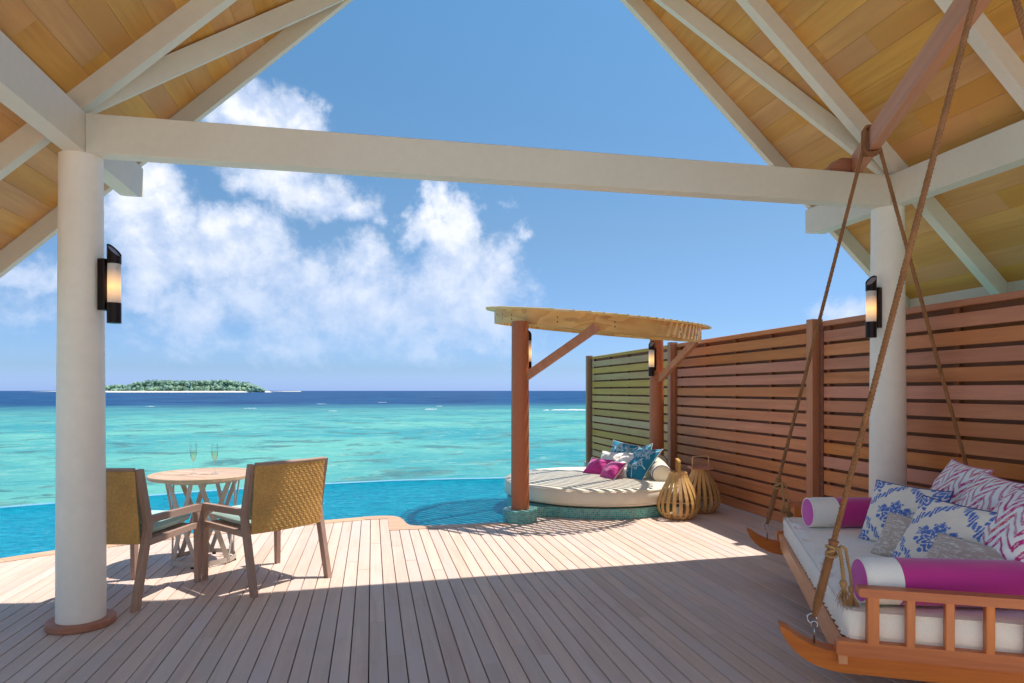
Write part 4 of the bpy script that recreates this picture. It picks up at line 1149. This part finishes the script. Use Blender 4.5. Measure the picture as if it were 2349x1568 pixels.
# mattress with crinkled front edge
def mattress():
    t0, t1, s0, s1, z0, z1 = .120, 1.235, SN - .045, SF + .03, .350, .486
    loop = []
    def edge(p, q, n):
        for k in range(n): loop.append((p[0] + (q[0] - p[0]) * k / n, p[1] + (q[1] - p[1]) * k / n))
    c = .045
    edge((t0, s1 - c), (t0, s0 + c), 260)
    for k in range(8): a = PI + PI / 2 * k / 8; loop.append((t0 + c + c * math.cos(a), s0 + c + c * math.sin(a)))
    edge((t0 + c, s0), (t1 - c, s0), 60)
    for k in range(8): a = -PI / 2 + PI / 2 * k / 8; loop.append((t1 - c + c * math.cos(a), s0 + c + c * math.sin(a)))
    edge((t1, s0 + c), (t1, s1 - c), 60)
    for k in range(8): a = PI / 2 * k / 8; loop.append((t1 - c + c * math.cos(a), s1 - c + c * math.sin(a)))
    edge((t1 - c, s1), (t0 + c, s1), 60)
    for k in range(8): a = PI / 2 + PI / 2 * k / 8; loop.append((t0 + c + c * math.cos(a), s1 - c + c * math.sin(a)))
    L = len(loop); mb = MB(); cen = Vector(((t0 + t1) / 2, (s0 + s1) / 2))
    lev = [(0.0, -.03), (.06, -.004), (.25, .004), (.5, .009), (.75, .006), (.93, .0), (1.0, -.010), (1.03, -.035)]
    for (lz, out) in lev:
        for i, p in enumerate(loop):
            v = Vector(p); d = Vector((0, 0))
            if abs(p[0] - t0) < .002: d = Vector((-1, 0))
            elif abs(p[0] - t1) < .002: d = Vector((1, 0))
            elif p[1] < s0 + .002: d = Vector((0, -1))
            elif p[1] > s1 - .002: d = Vector((0, 1))
            else: d = (v - cen); d = Vector((math.copysign(.7, d.x), math.copysign(.7, d.y)))
            cr = noise.noise(Vector((p[1] * 34, p[0] * 34, lz * 1.6))) * .012 + noise.noise(Vector((p[1] * 9, p[0] * 9, lz))) * .006
            w_ = cr * math.sin(PI * min(lz, 1)) if abs(p[0] - t0) < .06 else cr * .25 * math.sin(PI * min(lz, 1))
            if abs(p[0] - t0) < .06 and lz < .3: w_ += .009 * math.sin(p[1] * 95 + 3 * noise.noise(Vector((p[1] * 6, 0, 0)))) * (1 - lz)
            v = v + d * (out + w_)
            z = z0 + (z1 - z0) * lz + .004 * noise.noise(Vector((p[1] * 5, p[0] * 5, 4))) * (1 if lz > .5 else 0)
            mb.v.append((v.x, v.y, z))
    for j in range(len(lev) - 1):
        for i in range(L):
            i2 = (i + 1) % L; mb.f.append((j * L + i, j * L + i2, (j + 1) * L + i2, (j + 1) * L + i))
    # top surface: rings of vertices shrinking to the middle, with soft folds across
    prev = (len(lev) - 1) * L
    for q_ in range(1, 15):
        fct = 1 - q_ / 15.0
        for i, p in enumerate(loop):
            v = cen + (Vector(p) - cen) * fct
            fold = .009 * math.sin(v.y * 26 + 2.5 * noise.noise(Vector((v.x * 2.5, v.y * 2, 0)))) * noise.noise(Vector((v.x * 2, v.y * 3, 8))) * 2
            mb.v.append((v.x, v.y, z1 + (z1 - z0) * .03 + .008 * (1 - fct) ** .5 + fold + .003 * noise.noise(Vector((v.x * 12, v.y * 18, 2)))))
        cur = len(mb.v) - L
        for i in range(L):
            i2 = (i + 1) % L; mb.f.append((prev + i, prev + i2, cur + i2, cur + i))
        prev = cur
    mb.f.append(tuple(prev + i for i in range(L)))
    mb.f.append(tuple(range(L))[::-1])
    o = bp('mattress', mb, 'offwhite', True)
    for lz in (.96, .08):
        pts = []
        for i, p in enumerate(loop[::2]):
            v = Vector(p); k = i * 2
            li = 5 if lz > .5 else 1
            q = mb.v[li * L + k]; pts.append((q[0] + (-.003 if abs(p[0] - t0) < .01 else 0), q[1] - (.003 if p[1] < s0 + .01 else 0), q[2] + .004))
        putl('piping', MB().tube(pts, .0045, 5, closed=True).mesh('piping', 'offwhite', True), o)
mattress()

# ------------------------------------------------------------------ the beam that carries the swing, and its block
u2 = Vector((math.sin(R(27.4)), math.cos(R(27.4)), 0)); n2v = Vector((u2.y, -u2.x, 0))
pe = Vector((3.675, 4.560, 0)) + n2v * .034; pn = pe - u2 * 3.3
hb = thing('swing_beam', 'reddish square timber beam carrying the swing ropes, laid across the white tie beam', 'beam', (pe.x, pe.y, 3.143))
a = Vector((pn.x, pn.y, 3.143 + .076)); b_ = Vector((pe.x, pe.y, 3.143 + .076))
beam('timber', a, b_, .070, .150, 'pole', hb, c=.003)
prof = [(3.455, 3.1425), (3.455, 3.150), (3.470, 3.158), (3.482, 3.178), (3.494, 3.198), (3.515, 3.210), (3.535, 3.222), (3.553, 3.245), (3.575, 3.263), (3.600, 3.270), (3.70, 3.272), (3.70, 3.1425)]
MB().prism(prof, 4.565, 4.66, 1).build('corbel', 'collar', hb)

# ------------------------------------------------------------------ ropes
def rope(path, r_, pitch, nm, parent, step=.012, mat='rope', fuzz=0, seed=1, coil=0.0):
    """three-strand laid rope following a path"""
    pts = [Vector(p) for p in path]
    # resample
    seg_ = [(pts[i + 1] - pts[i]).length for i in range(len(pts) - 1)]; L = sum(seg_); n = max(6, int(L / step)); out = []
    for k in range(n + 1):
        d = L * k / n; i = 0
        while i < len(seg_) - 1 and d > seg_[i]: d -= seg_[i]; i += 1
        out.append(pts[i].lerp(pts[i + 1], min(1, d / seg_[i])))
    mb = MB(); nrm = None; fr = []
    for k, p in enumerate(out):
        t_ = (out[min(k + 1, n)] - out[max(k - 1, 0)]).normalized()
        if nrm is None: nrm = t_.orthogonal().normalized()
        nrm = (nrm - t_ * nrm.dot(t_)).normalized(); fr.append((p, nrm.copy(), t_.cross(nrm)))
    for s_ in range(3):
        pp = []
        for k, (p, a_, b2) in enumerate(fr):
            th_ = 2 * PI * (L * k / n) / pitch + s_ * 2 * PI / 3
            pp.append(p + (a_ * math.cos(th_) + b2 * math.sin(th_)) * r_ * .50)
        mb.tube(pp, r_ * .58, 6)
    rr_ = random.Random(seed)
    for k in range(fuzz):
        p, a_, b2 = fr[rr_.randrange(len(fr))]; th_ = rr_.uniform(0, 2 * PI); d = (a_ * math.cos(th_) + b2 * math.sin(th_))
        q = p + d * r_ * .9; e = q + d * r_ * rr_.uniform(.4, 1.1) + Vector((rr_.uniform(-1, 1), rr_.uniform(-1, 1), rr_.uniform(-1, 1))) * r_ * .5; w_ = a_ * .0007
        mb.quad(q - w_, q + w_, e)
    return tag(put(nm, mb.mesh(nm, mat, True), parent))
W1 = Vector((3.455, 4.09, 0)); W2 = W1 - u2 * 2.02
def wraps(Wc, nm='rope_wrap', nloops=3):
    for k in range(nloops):
        c0 = Wc + u2 * (k - 1) * .027; hw = .048; zb, zt_ = 3.125, 3.312
        q = [c0 - n2v * hw + Vector((0, 0, zb + .012)), c0 - n2v * hw + Vector((0, 0, zt_ - .012)), c0 - n2v * (hw - .02) + Vector((0, 0, zt_)), c0 + n2v * (hw - .02) + u2 * .012 + Vector((0, 0, zt_)), c0 + n2v * hw + u2 * .012 + Vector((0, 0, zt_ - .012)),
             c0 + n2v * hw + u2 * .012 + Vector((0, 0, zb + .012)), c0 + n2v * (hw - .02) + Vector((0, 0, zb)), c0 - n2v * (hw - .02) + Vector((0, 0, zb)), c0 - n2v * hw + Vector((0, 0, zb + .012))]
        rope(q, .0135, .05, nm, bench, fuzz=40, seed=k)
wraps(W1); wraps(W2)
ends = [(W1 - n2v * .05 + Vector((0, 0, 3.17)), sw(0, SF, .43)), (W1 + n2v * .05 + Vector((0, 0, 3.17)), sw(1.45, SF, .43)),
        (W2 - n2v * .05 + Vector((0, 0, 3.17)), sw(0, SN, .43)), (W2 + n2v * .05 + Vector((0, 0, 3.17)), sw(1.45, SN, .43))]
for k, (p, q) in enumerate(ends):
    rope([p, q], .0135, .055, 'rope', bench, fuzz=900 if k > 1 else 500, seed=9 + k)
    d = (q - p).normalized()
    # whipped lower end, knots, loose frayed tails
    pts = [q - d * x_ for x_ in np.linspace(.36, .02, 60)]
    rad = [.0165 + .0028 * (i % 2) + (.004 if i < 3 else 0) - .006 * max(0, (i - 50) / 10) for i in range(60)]
    wb = MB().tube(pts, rad, 10)
    rr_ = random.Random(k)
    for j in range(500):
        x_ = rr_.uniform(.03, .36); c0 = q - d * x_; a_ = d.orthogonal().normalized(); b2 = d.cross(a_); th_ = rr_.uniform(0, 6.28)
        e = a_ * math.cos(th_) + b2 * math.sin(th_); s0_ = c0 + e * .018; wv = d * .0008
        wb.quad(s0_ - wv, s0_ + wv, s0_ + e * rr_.uniform(.003, .010) + d * rr_.uniform(-.008, .008))
    put('whipping', wb.mesh('whipping', 'rope', True), bench)
    kn = q - d * .31
    for j, (dt, ds, ln, wide) in enumerate(((.032, -.018, .19, .0095), (.060, .010, .23, .0075))):
        loc = SM.to_3x3() @ Vector((dt, ds, 0))
        st_ = kn + loc * .2 + Vector((0, 0, .0)); bend = kn + loc + Vector((0, 0, .012)); tip = bend + Vector((0, 0, -ln)) + loc * .5
        rope([st_, kn + loc * .7 + Vector((0, 0, .022)), bend, bend.lerp(tip, .5) + loc * .1, tip], wide, .045, 'rope_tail', bench, mat='rope_pale', fuzz=160, seed=j)
        cx0 = bend.lerp(tip, .8); fb = MB()
        fb.tube([cx0 + Vector((0, 0, .018)), cx0 + Vector((0, 0, .006)), cx0 + Vector((0, 0, -.012))], [wide * 1.2, wide * 1.8, wide * 1.3], 8)
        for i in range(60):
            s0_ = tip + Vector((rr_.uniform(-.007, .007), rr_.uniform(-.007, .007), .02)); sp = Vector((rr_.uniform(-1, 1), rr_.uniform(-1, 1), 0)) * .028
            m0 = s0_ + sp * .7 + Vector((0, 0, -.03)); e = s0_ + sp + Vector((rr_.uniform(-.01, .01), 0, -rr_.uniform(.05, .09)))
            fb.tube([s0_, m0, e], [.0016, .0013, .0007], 3, caps=False)
        put('frayed_end', fb.mesh('frayed_end', 'rope_pale', True), bench)
    kb = MB()
    for j in range(3):
        kb.tube([kn + (SM.to_3x3() @ Vector((.021 * math.cos(a_), .019 * math.sin(a_), .010 * math.sin(a_ + j * 2)))) + Vector((0, 0, .014 * (j - 1))) for a_ in np.linspace(0, 2 * PI, 18, endpoint=False)], .0065, 6, closed=True)
    put('knot', kb.mesh('knot', 'rope_pale', True), bench)
    # steel hooks
    hk = MB(); c0 = q + Vector((0, 0, -.01))
    hk.tube([c0 + SM.to_3x3() @ Vector((.020 * math.cos(a_) - .01, 0, .022 * math.sin(a_))) for a_ in np.linspace(-.4, 1.5 * PI, 16)], .0045, 8)
    hk.tube([c0 + Vector((0, 0, -.018)) + SM.to_3x3() @ Vector((.014 * math.sin(a_), .0, .016 * math.cos(a_) - .01)) for a_ in np.linspace(-2.4, 2.4, 14)] , .0045, 8)
    foot = SM @ Vector((0 if k % 2 == 0 else 1.45, SF if k < 2 else SN, .31))
    hk.tube([foot, foot + Vector((0, 0, .05)), c0 + Vector((0, 0, -.045))], .0045, 8)
    put('hook', hk.mesh('hook', 'steel', True), bench)

# ------------------------------------------------------------------ cushions
def pr_damask(U, V):
    cream = np.array(srgb(246,234,216)[:3]); blue = np.array(srgb(74,112,190)[:3]); lt = np.array(srgb(140,168,220)[:3])
    A = np.abs(U)
    def motif(x_, y_, n_, R0, am, ph):
        rho = np.hypot(x_, y_); th_ = np.arctan2(x_, y_)
        edge = R0 * (1 + am * np.cos(n_ * th_) + am * .5 * np.cos(2 * n_ * th_ + 1.1))
        cut = np.sin(26 * rho / R0 * .55 + 2.6 * np.cos(n_ * th_ + ph)) > .62
        return (rho < edge) & ~cut & (rho > R0 * .12)
    m = motif(A, V + .06, 7, .40, .20, .6)
    m |= motif(A, V - .30, 5, .16, .25, 0)
    m |= motif(A - .36, V - .12, 5, .13, .3, 1)
    for (cx_, cy_) in ((1.0, 1.0), (1.0, -1.0)): m |= motif(A - cx_, V - cy_, 8, .40, .16, 1.0)
    dd = A * .95 + np.abs(V) * .95; s_ = (A - np.abs(V)) * 7
    wv = dd - 1.06 - .05 * np.sin(s_ * 1.6)
    band = (np.abs(wv) < .075 + .055 * np.abs(np.sin(s_ * 1.9))) & ~(np.sin(s_ * 5.7 + wv * 40) > .6)
    m |= band
    dots = (np.sin(U * 150) * np.sin(V * 150)) > .55
    c = np.where(m[..., None], blue, cream); c = np.where((m & dots)[..., None], lt, c); return c
def pr_chevron(seed, rot=0.0):
    def f(U, V):
        if rot: U, V = U * math.cos(rot) - V * math.sin(rot), U * math.sin(rot) + V * math.cos(rot)
        k = 3.1; x_ = U * k; tri = np.abs((x_ % 2) - 1); y_ = (V * 1.0 + (tri - .5) * .48) * 3.6 + seed * .37 + .06 * np.sin(U * 9 + V * 7)
        fr = y_ - np.floor(y_); rising = (x_ % 2) < 1
        thick = np.where(rising, .46, .30); d = np.abs(fr - .5)
        m = d < thick / 2; inner = (d < thick * .16) & (np.sin(U * 31 + V * 17 + seed) > -.1)
        band = np.floor(y_); h = (np.sin(band * 12.9 + seed * 3) * 43758.5) % 1
        pink = np.array(srgb(206,42,128)[:3]); red = np.array(srgb(222,84,96)[:3]); deep = np.array(srgb(176,28,112)[:3]); wh = np.array(srgb(252,248,244)[:3])
        mixv = np.clip((np.sin(U * 2.3 + band * 2.1) * .5 + .5) * (h > .35), 0, 1)[..., None]
        c = pink * (1 - mixv) + red * mixv; c = np.where((rising)[..., None], c, deep * .5 + c * .5)
        c = np.where(m[..., None], c, wh); return np.where(inner[..., None], c * .35 + wh * .65, c)
    return f
def pr_linen(U, V):
    base = np.array(srgb(196,174,158)[:3]); wh = np.array(srgb(236,230,222)[:3]); out = np.zeros(U.shape)
    for j in range(U.shape[0]):
        for i in range(U.shape[1]):
            x_, y_ = U[j, i], V[j, i]
            out[j, i] = noise.noise(Vector((x_ * 5, y_ * 34, .3))) * .7 + noise.noise(Vector((x_ * 13, y_ * 60, 5))) * .45 + .12 * noise.noise(Vector((x_ * 2, y_ * 2, 9)))
    t_ = np.clip((out - .17) / .12, 0, 1)[..., None]; return base * (1 - t_) + wh * t_
def pr_coral(seed):
    r = random.Random(seed); segs = []
    def grow(x_, y_, a_, l, w_, dep):
        if dep == 0 or l < .05: return
        x2, y2 = x_ + l * math.cos(a_), y_ + l * math.sin(a_); segs.append((x_, y_, x2, y2, w_))
        for s_ in (-1, 1):
            if r.random() < .93: grow(x2, y2, a_ + s_ * r.uniform(.25, .65), l * r.uniform(.68, .9), w_ * .78, dep - 1)
    for (x_, y_, a_) in ((-.95, -.9, .8), (.95, .85, 3.9), (.1, -1.0, 1.6), (-.9, .6, -.3), (.9, -.4, 2.7), (-.2, 1.0, -1.4)): grow(x_, y_, a_, .22, .028, 7)
    def f(U, V):
        base = np.array(srgb(22,128,160)[:3]); wh = np.array(srgb(206,226,226)[:3]); m = np.zeros(U.shape, bool)
        for (a_, b2, c_, d, w_) in segs:
            dx, dy = c_ - a_, d - b2; t_ = np.clip(((U - a_) * dx + (V - b2) * dy) / (dx * dx + dy * dy + 1e-9), 0, 1)
            m |= np.hypot(U - a_ - t_ * dx, V - b2 - t_ * dy) < max(w_, .012)
        return np.where(m[..., None], wh, base)
    return f
def pillow(label, BL, TL, TR, th, mat, group, printf=None, pipe=None, N=40, wrinkle=1.0, seed=0, ears=.06, nm='cushion', piper=.004):
    BL, TL, TR = Vector(BL), Vector(TL), Vector(TR); BR = BL + TR - TL
    cen = (BL + TR) / 2; X = (TR - TL); Wd = X.length; X.normalize(); Y = (TL - BL); Y = Y - X * Y.dot(X); Hh = Y.length; Y.normalize(); Z = X.cross(Y)
    shear = (TL - BL).dot(X)
    m = Matrix((X, Y, Z)).transposed().to_4x4(); m.translation = cen
    u1 = np.linspace(-1, 1, N); U, V = np.meshgrid(u1, u1)
    px_ = U * (1 - ears * (1 - V ** 2)) * Wd / 2 + V * shear / 2; py_ = V * (1 - ears * (1 - U ** 2)) * Hh / 2
    e = ((1 - np.abs(U) ** 2.2) * (1 - np.abs(V) ** 2.2)).clip(0)
    prof = e ** .55 * (1 - .12 * V)
    wr = np.zeros(U.shape)
    for j in range(N):
        for i in range(N):
            q = Vector((U[j, i] * 2.2, V[j, i] * 2.2, seed * 3.1)); r_ = math.hypot(U[j, i], V[j, i])
            wr[j, i] = noise.noise(q) * .10 + noise.noise(q * 2.7) * .05 * (.4 + r_) + .05 * math.sin(9 * math.atan2(V[j, i], U[j, i]) + 4 * noise.noise(q)) * max(0, r_ - .45)
    zf = th * (prof * (1 + wr * wrinkle) + .35 * wr * wrinkle * np.minimum(1, e * 4)); zb_ = -th * .85 * prof * (1 - wr * .5)
    V3 = np.concatenate([np.stack([px_, py_, zf], -1).reshape(-1, 3), np.stack([px_, py_, zb_], -1).reshape(-1, 3)])
    idx = np.arange(N * N).reshape(N, N)
    q = np.stack([idx[:-1, :-1], idx[:-1, 1:], idx[1:, 1:], idx[1:, :-1]], -1).reshape(-1, 4)
    F = np.concatenate([q, q[:, ::-1] + N * N]).tolist()
    mb = MB(); mb.v = V3.tolist(); mb.f = F; me = mb.mesh(nm, mat, True)
    if printf:
        col = printf(U, V).reshape(-1, 3); full = np.ones((2 * N * N, 4), np.float32); full[:N * N, :3] = col; full[N * N:, :3] = col
        ca = me.color_attributes.new('print', 'FLOAT_COLOR', 'POINT'); ca.data.foreach_set('color', full.ravel())
    o = bpy.data.objects.new(nm, me); C.collection.objects.link(o); o.matrix_basis = m
    tag(o, label, 'cushion' if nm == 'cushion' else 'bolster', group)
    if pipe:
        bd = [idx[0, k] for k in range(N)] + [idx[k, -1] for k in range(1, N)] + [idx[-1, k] for k in range(N - 2, -1, -1)] + [idx[k, 0] for k in range(N - 2, 0, -1)]
        pts = [tuple(V3[k]) for k in bd]; putl('piping', MB().tube(pts, piper, 6, closed=True).mesh('piping', pipe, True), o)
    return o
def bolster(label, A, B, r_, mats, group, ring=None, bands=None, end=None, endmat=None):
    """a cylinder cushion from end A to end B; bands: list of (from, to, material) along its length"""
    A, B = Vector(A), Vector(B); m, L = frame_mtx(A, B)
    th = bpy.data.objects.new('bolster', None); C.collection.objects.link(th); th.matrix_basis = m; tag(th, label, 'bolster', group)
    for (f0, f1, mt_) in bands:
        mb = MB(); n = 40; ks = np.linspace(f0 * L, f1 * L, 14)
        for x_ in ks:
            for j in range(n):
                a_ = 2 * PI * j / n; ed = min(x_, L - x_); rr_ = r_ * (1 - .10 * math.exp(-ed / .012)) * (1 + .012 * noise.noise(Vector((x_ * 9, math.cos(a_) * 2, math.sin(a_) * 2))))
                zz = rr_ * math.sin(a_)
                mb.v.append((x_, rr_ * math.cos(a_), max(zz, -r_ * .93)))
        for i in range(len(ks) - 1):
            for j in range(n): mb.f.append((i * n + j, i * n + (j + 1) % n, (i + 1) * n + (j + 1) % n, (i + 1) * n + j))
        putl('cover', mb.mesh('cover', mt_, True), th)
    for x_, s_ in ((0.0, -1), (L, 1)):
        mb = MB(); n = 40; mb.v = [(x_ + s_ * .012, 0, 0)]
        for q_, bx in ((.5, .011), (.80, .009), (.93, .003)):
            for j in range(n): a_ = 2 * PI * j / n; mb.v.append((x_ + s_ * bx, r_ * q_ * math.cos(a_), max(-r_ * .92, r_ * q_ * math.sin(a_))))
        for j in range(n): mb.f.append((0, 1 + (j + 1) % n, 1 + j))
        for q_ in range(2):
            for j in range(n): mb.f.append((1 + q_ * n + j, 1 + q_ * n + (j + 1) % n, 1 + (q_ + 1) * n + (j + 1) % n, 1 + (q_ + 1) * n + j))
        putl('end_cap', mb.mesh('end_cap', endmat, True), th)
        pts = [(x_ + s_ * .002, r_ * .93 * math.cos(a_), max(-r_ * .93, r_ * .93 * math.sin(a_))) for a_ in np.linspace(0, 2 * PI, 40, endpoint=False)]
        putl('piping', MB().tube(pts, .005, 6, closed=True).mesh('piping', ring, True), th)
    return th
ZM = .498
bolster('magenta bolster with white end band on the far end of the swing bed', sw(.235, 1.80, ZM + .098), sw(1.10, 2.03, ZM + .098), .105, None, 'bolsters on the swing bed', 'whitefab', [(0, .2, 'whitefab'), (.201, 1, 'magenta')], endmat='magenta_light')
bolster('magenta bolster with white end band behind the near balustrade of the swing bed', sw(.200, .055, ZM + .096), sw(1.10, .21, ZM + .096), .104, None, 'bolsters on the swing bed', 'whitefab', [(0, .16, 'whitefab'), (.161, .8, 'magenta'), (.801, 1, 'whitefab')], endmat='magenta_light')
gd = 'patterned cushions on the swing bed'
pillow('pink chevron cushion at the far back corner of the swing bed', sw(.92, 1.86, .50), sw(1.10, 1.74, 1.00), sw(1.10, 1.10, 1.00), .10, 'printed', gd, pr_chevron(0), 'printed_edge', N=110, seed=1)
pillow('pink chevron cushion in the middle of the swing bed back, second of three', sw(.90, 1.30, .50), sw(1.08, 1.20, .985), sw(1.08, .58, .985), .11, 'printed', gd, pr_chevron(1, .12), 'printed_edge', N=110, seed=2)
pillow('largest looking pink chevron cushion, at the near end of the swing bed back', sw(.84, .74, .50), sw(1.03, .66, .97), sw(1.03, .06, .97), .11, 'printed', gd, pr_chevron(2, -.25), 'printed_edge', N=110, seed=3)
pillow('blue damask cushion leaning near the far magenta bolster', sw(.49, 1.49, .49), sw(.60, 1.50, .875), sw(.90, 1.09, .87), .085, 'printed', gd, pr_damask, 'navy', N=130, seed=4)
pillow('blue damask cushion in front, between the two taupe cushions', sw(.53, .93, .49), sw(.675, .83, .880), sw(.94, .38, .862), .09, 'printed', gd, pr_damask, 'navy', N=130, seed=5)
pillow('small taupe cushion with white flecks between the two blue damask cushions', sw(.47, 1.07, .50), sw(.57, 1.09, .735), sw(.82, .74, .73), .065, 'linen', gd, pr_linen, 'cord', N=80, seed=6)
pillow('small taupe cushion with white flecks behind the near magenta bolster', sw(.56, .62, .50), sw(.675, .585, .725), sw(.93, .15, .72), .07, 'linen', gd, pr_linen, 'cord', N=80, seed=7)
gb = 'cushions on the daybed'
def tri3(a, b2, c_): return at(*a), at(*b2), at(*c_)
bolster('cream bolster with violet piping at the right end of the daybed', at(1518.5, 1089.5, 8.18), at(1500, 1063, 9.05), .122, None, 'bolsters on the daybed', 'violet', [(0, 1, 'cream')], endmat='cream')
bolster('cream bolster with violet piping lying behind the front bolster', at(1513, 1062, 8.90), at(1470, 1050, 9.5), .115, None, 'bolsters on the daybed', 'violet', [(0, 1, 'cream')], endmat='cream')
pillow('turquoise coral print cushion at the back of the daybed, leftmost of the three', *tri3((1392, 1073, 9.3), (1407, 1010, 9.45), (1466, 1024, 9.2)), .09, 'printed', gb, pr_coral(3), 'whitefab', N=100, seed=8)
pillow('turquoise coral print cushion behind, against the rear canopy post', *tri3((1446, 1084, 8.95), (1455, 1030, 9.1), (1497, 1018, 8.9)), .08, 'printed', gb, pr_coral(5), 'whitefab', N=100, seed=9)
pillow('turquoise coral print cushion in front beside the cream bolster', *tri3((1418, 1098, 8.6), (1466, 1028, 8.78), (1521, 1031, 8.45)), .09, 'printed', gb, pr_coral(9), 'whitefab', N=110, seed=10, ears=.09)
pillow('white cushion at the back behind the left magenta cushion', *tri3((1366, 1082, 9.1), (1382, 1035, 9.22), (1452, 1041, 9.0)), .09, 'whitefab', gb, None, 'whitefab', seed=11, wrinkle=1.6)
pillow('white crinkled cushion leaning behind the right magenta cushion', *tri3((1390, 1092, 8.75), (1434, 1037, 8.9), (1478, 1049, 8.6)), .10, 'whitefab', gb, None, 'whitefab', seed=12, wrinkle=2.0, ears=.08)
pillow('magenta cushion with white piping, left one on the daybed', *tri3((1334, 1088, 9.0), (1358, 1050, 9.1), (1412, 1056, 8.9)), .085, 'magenta', gb, None, 'whitefab', seed=13, ears=.09, piper=.006)
pillow('magenta cushion with white piping, right one nearest the mattress edge', *tri3((1373, 1097, 8.62), (1404, 1059, 8.75), (1439, 1063, 8.45)), .085, 'magenta', gb, None, 'whitefab', seed=14, ears=.10, piper=.006)
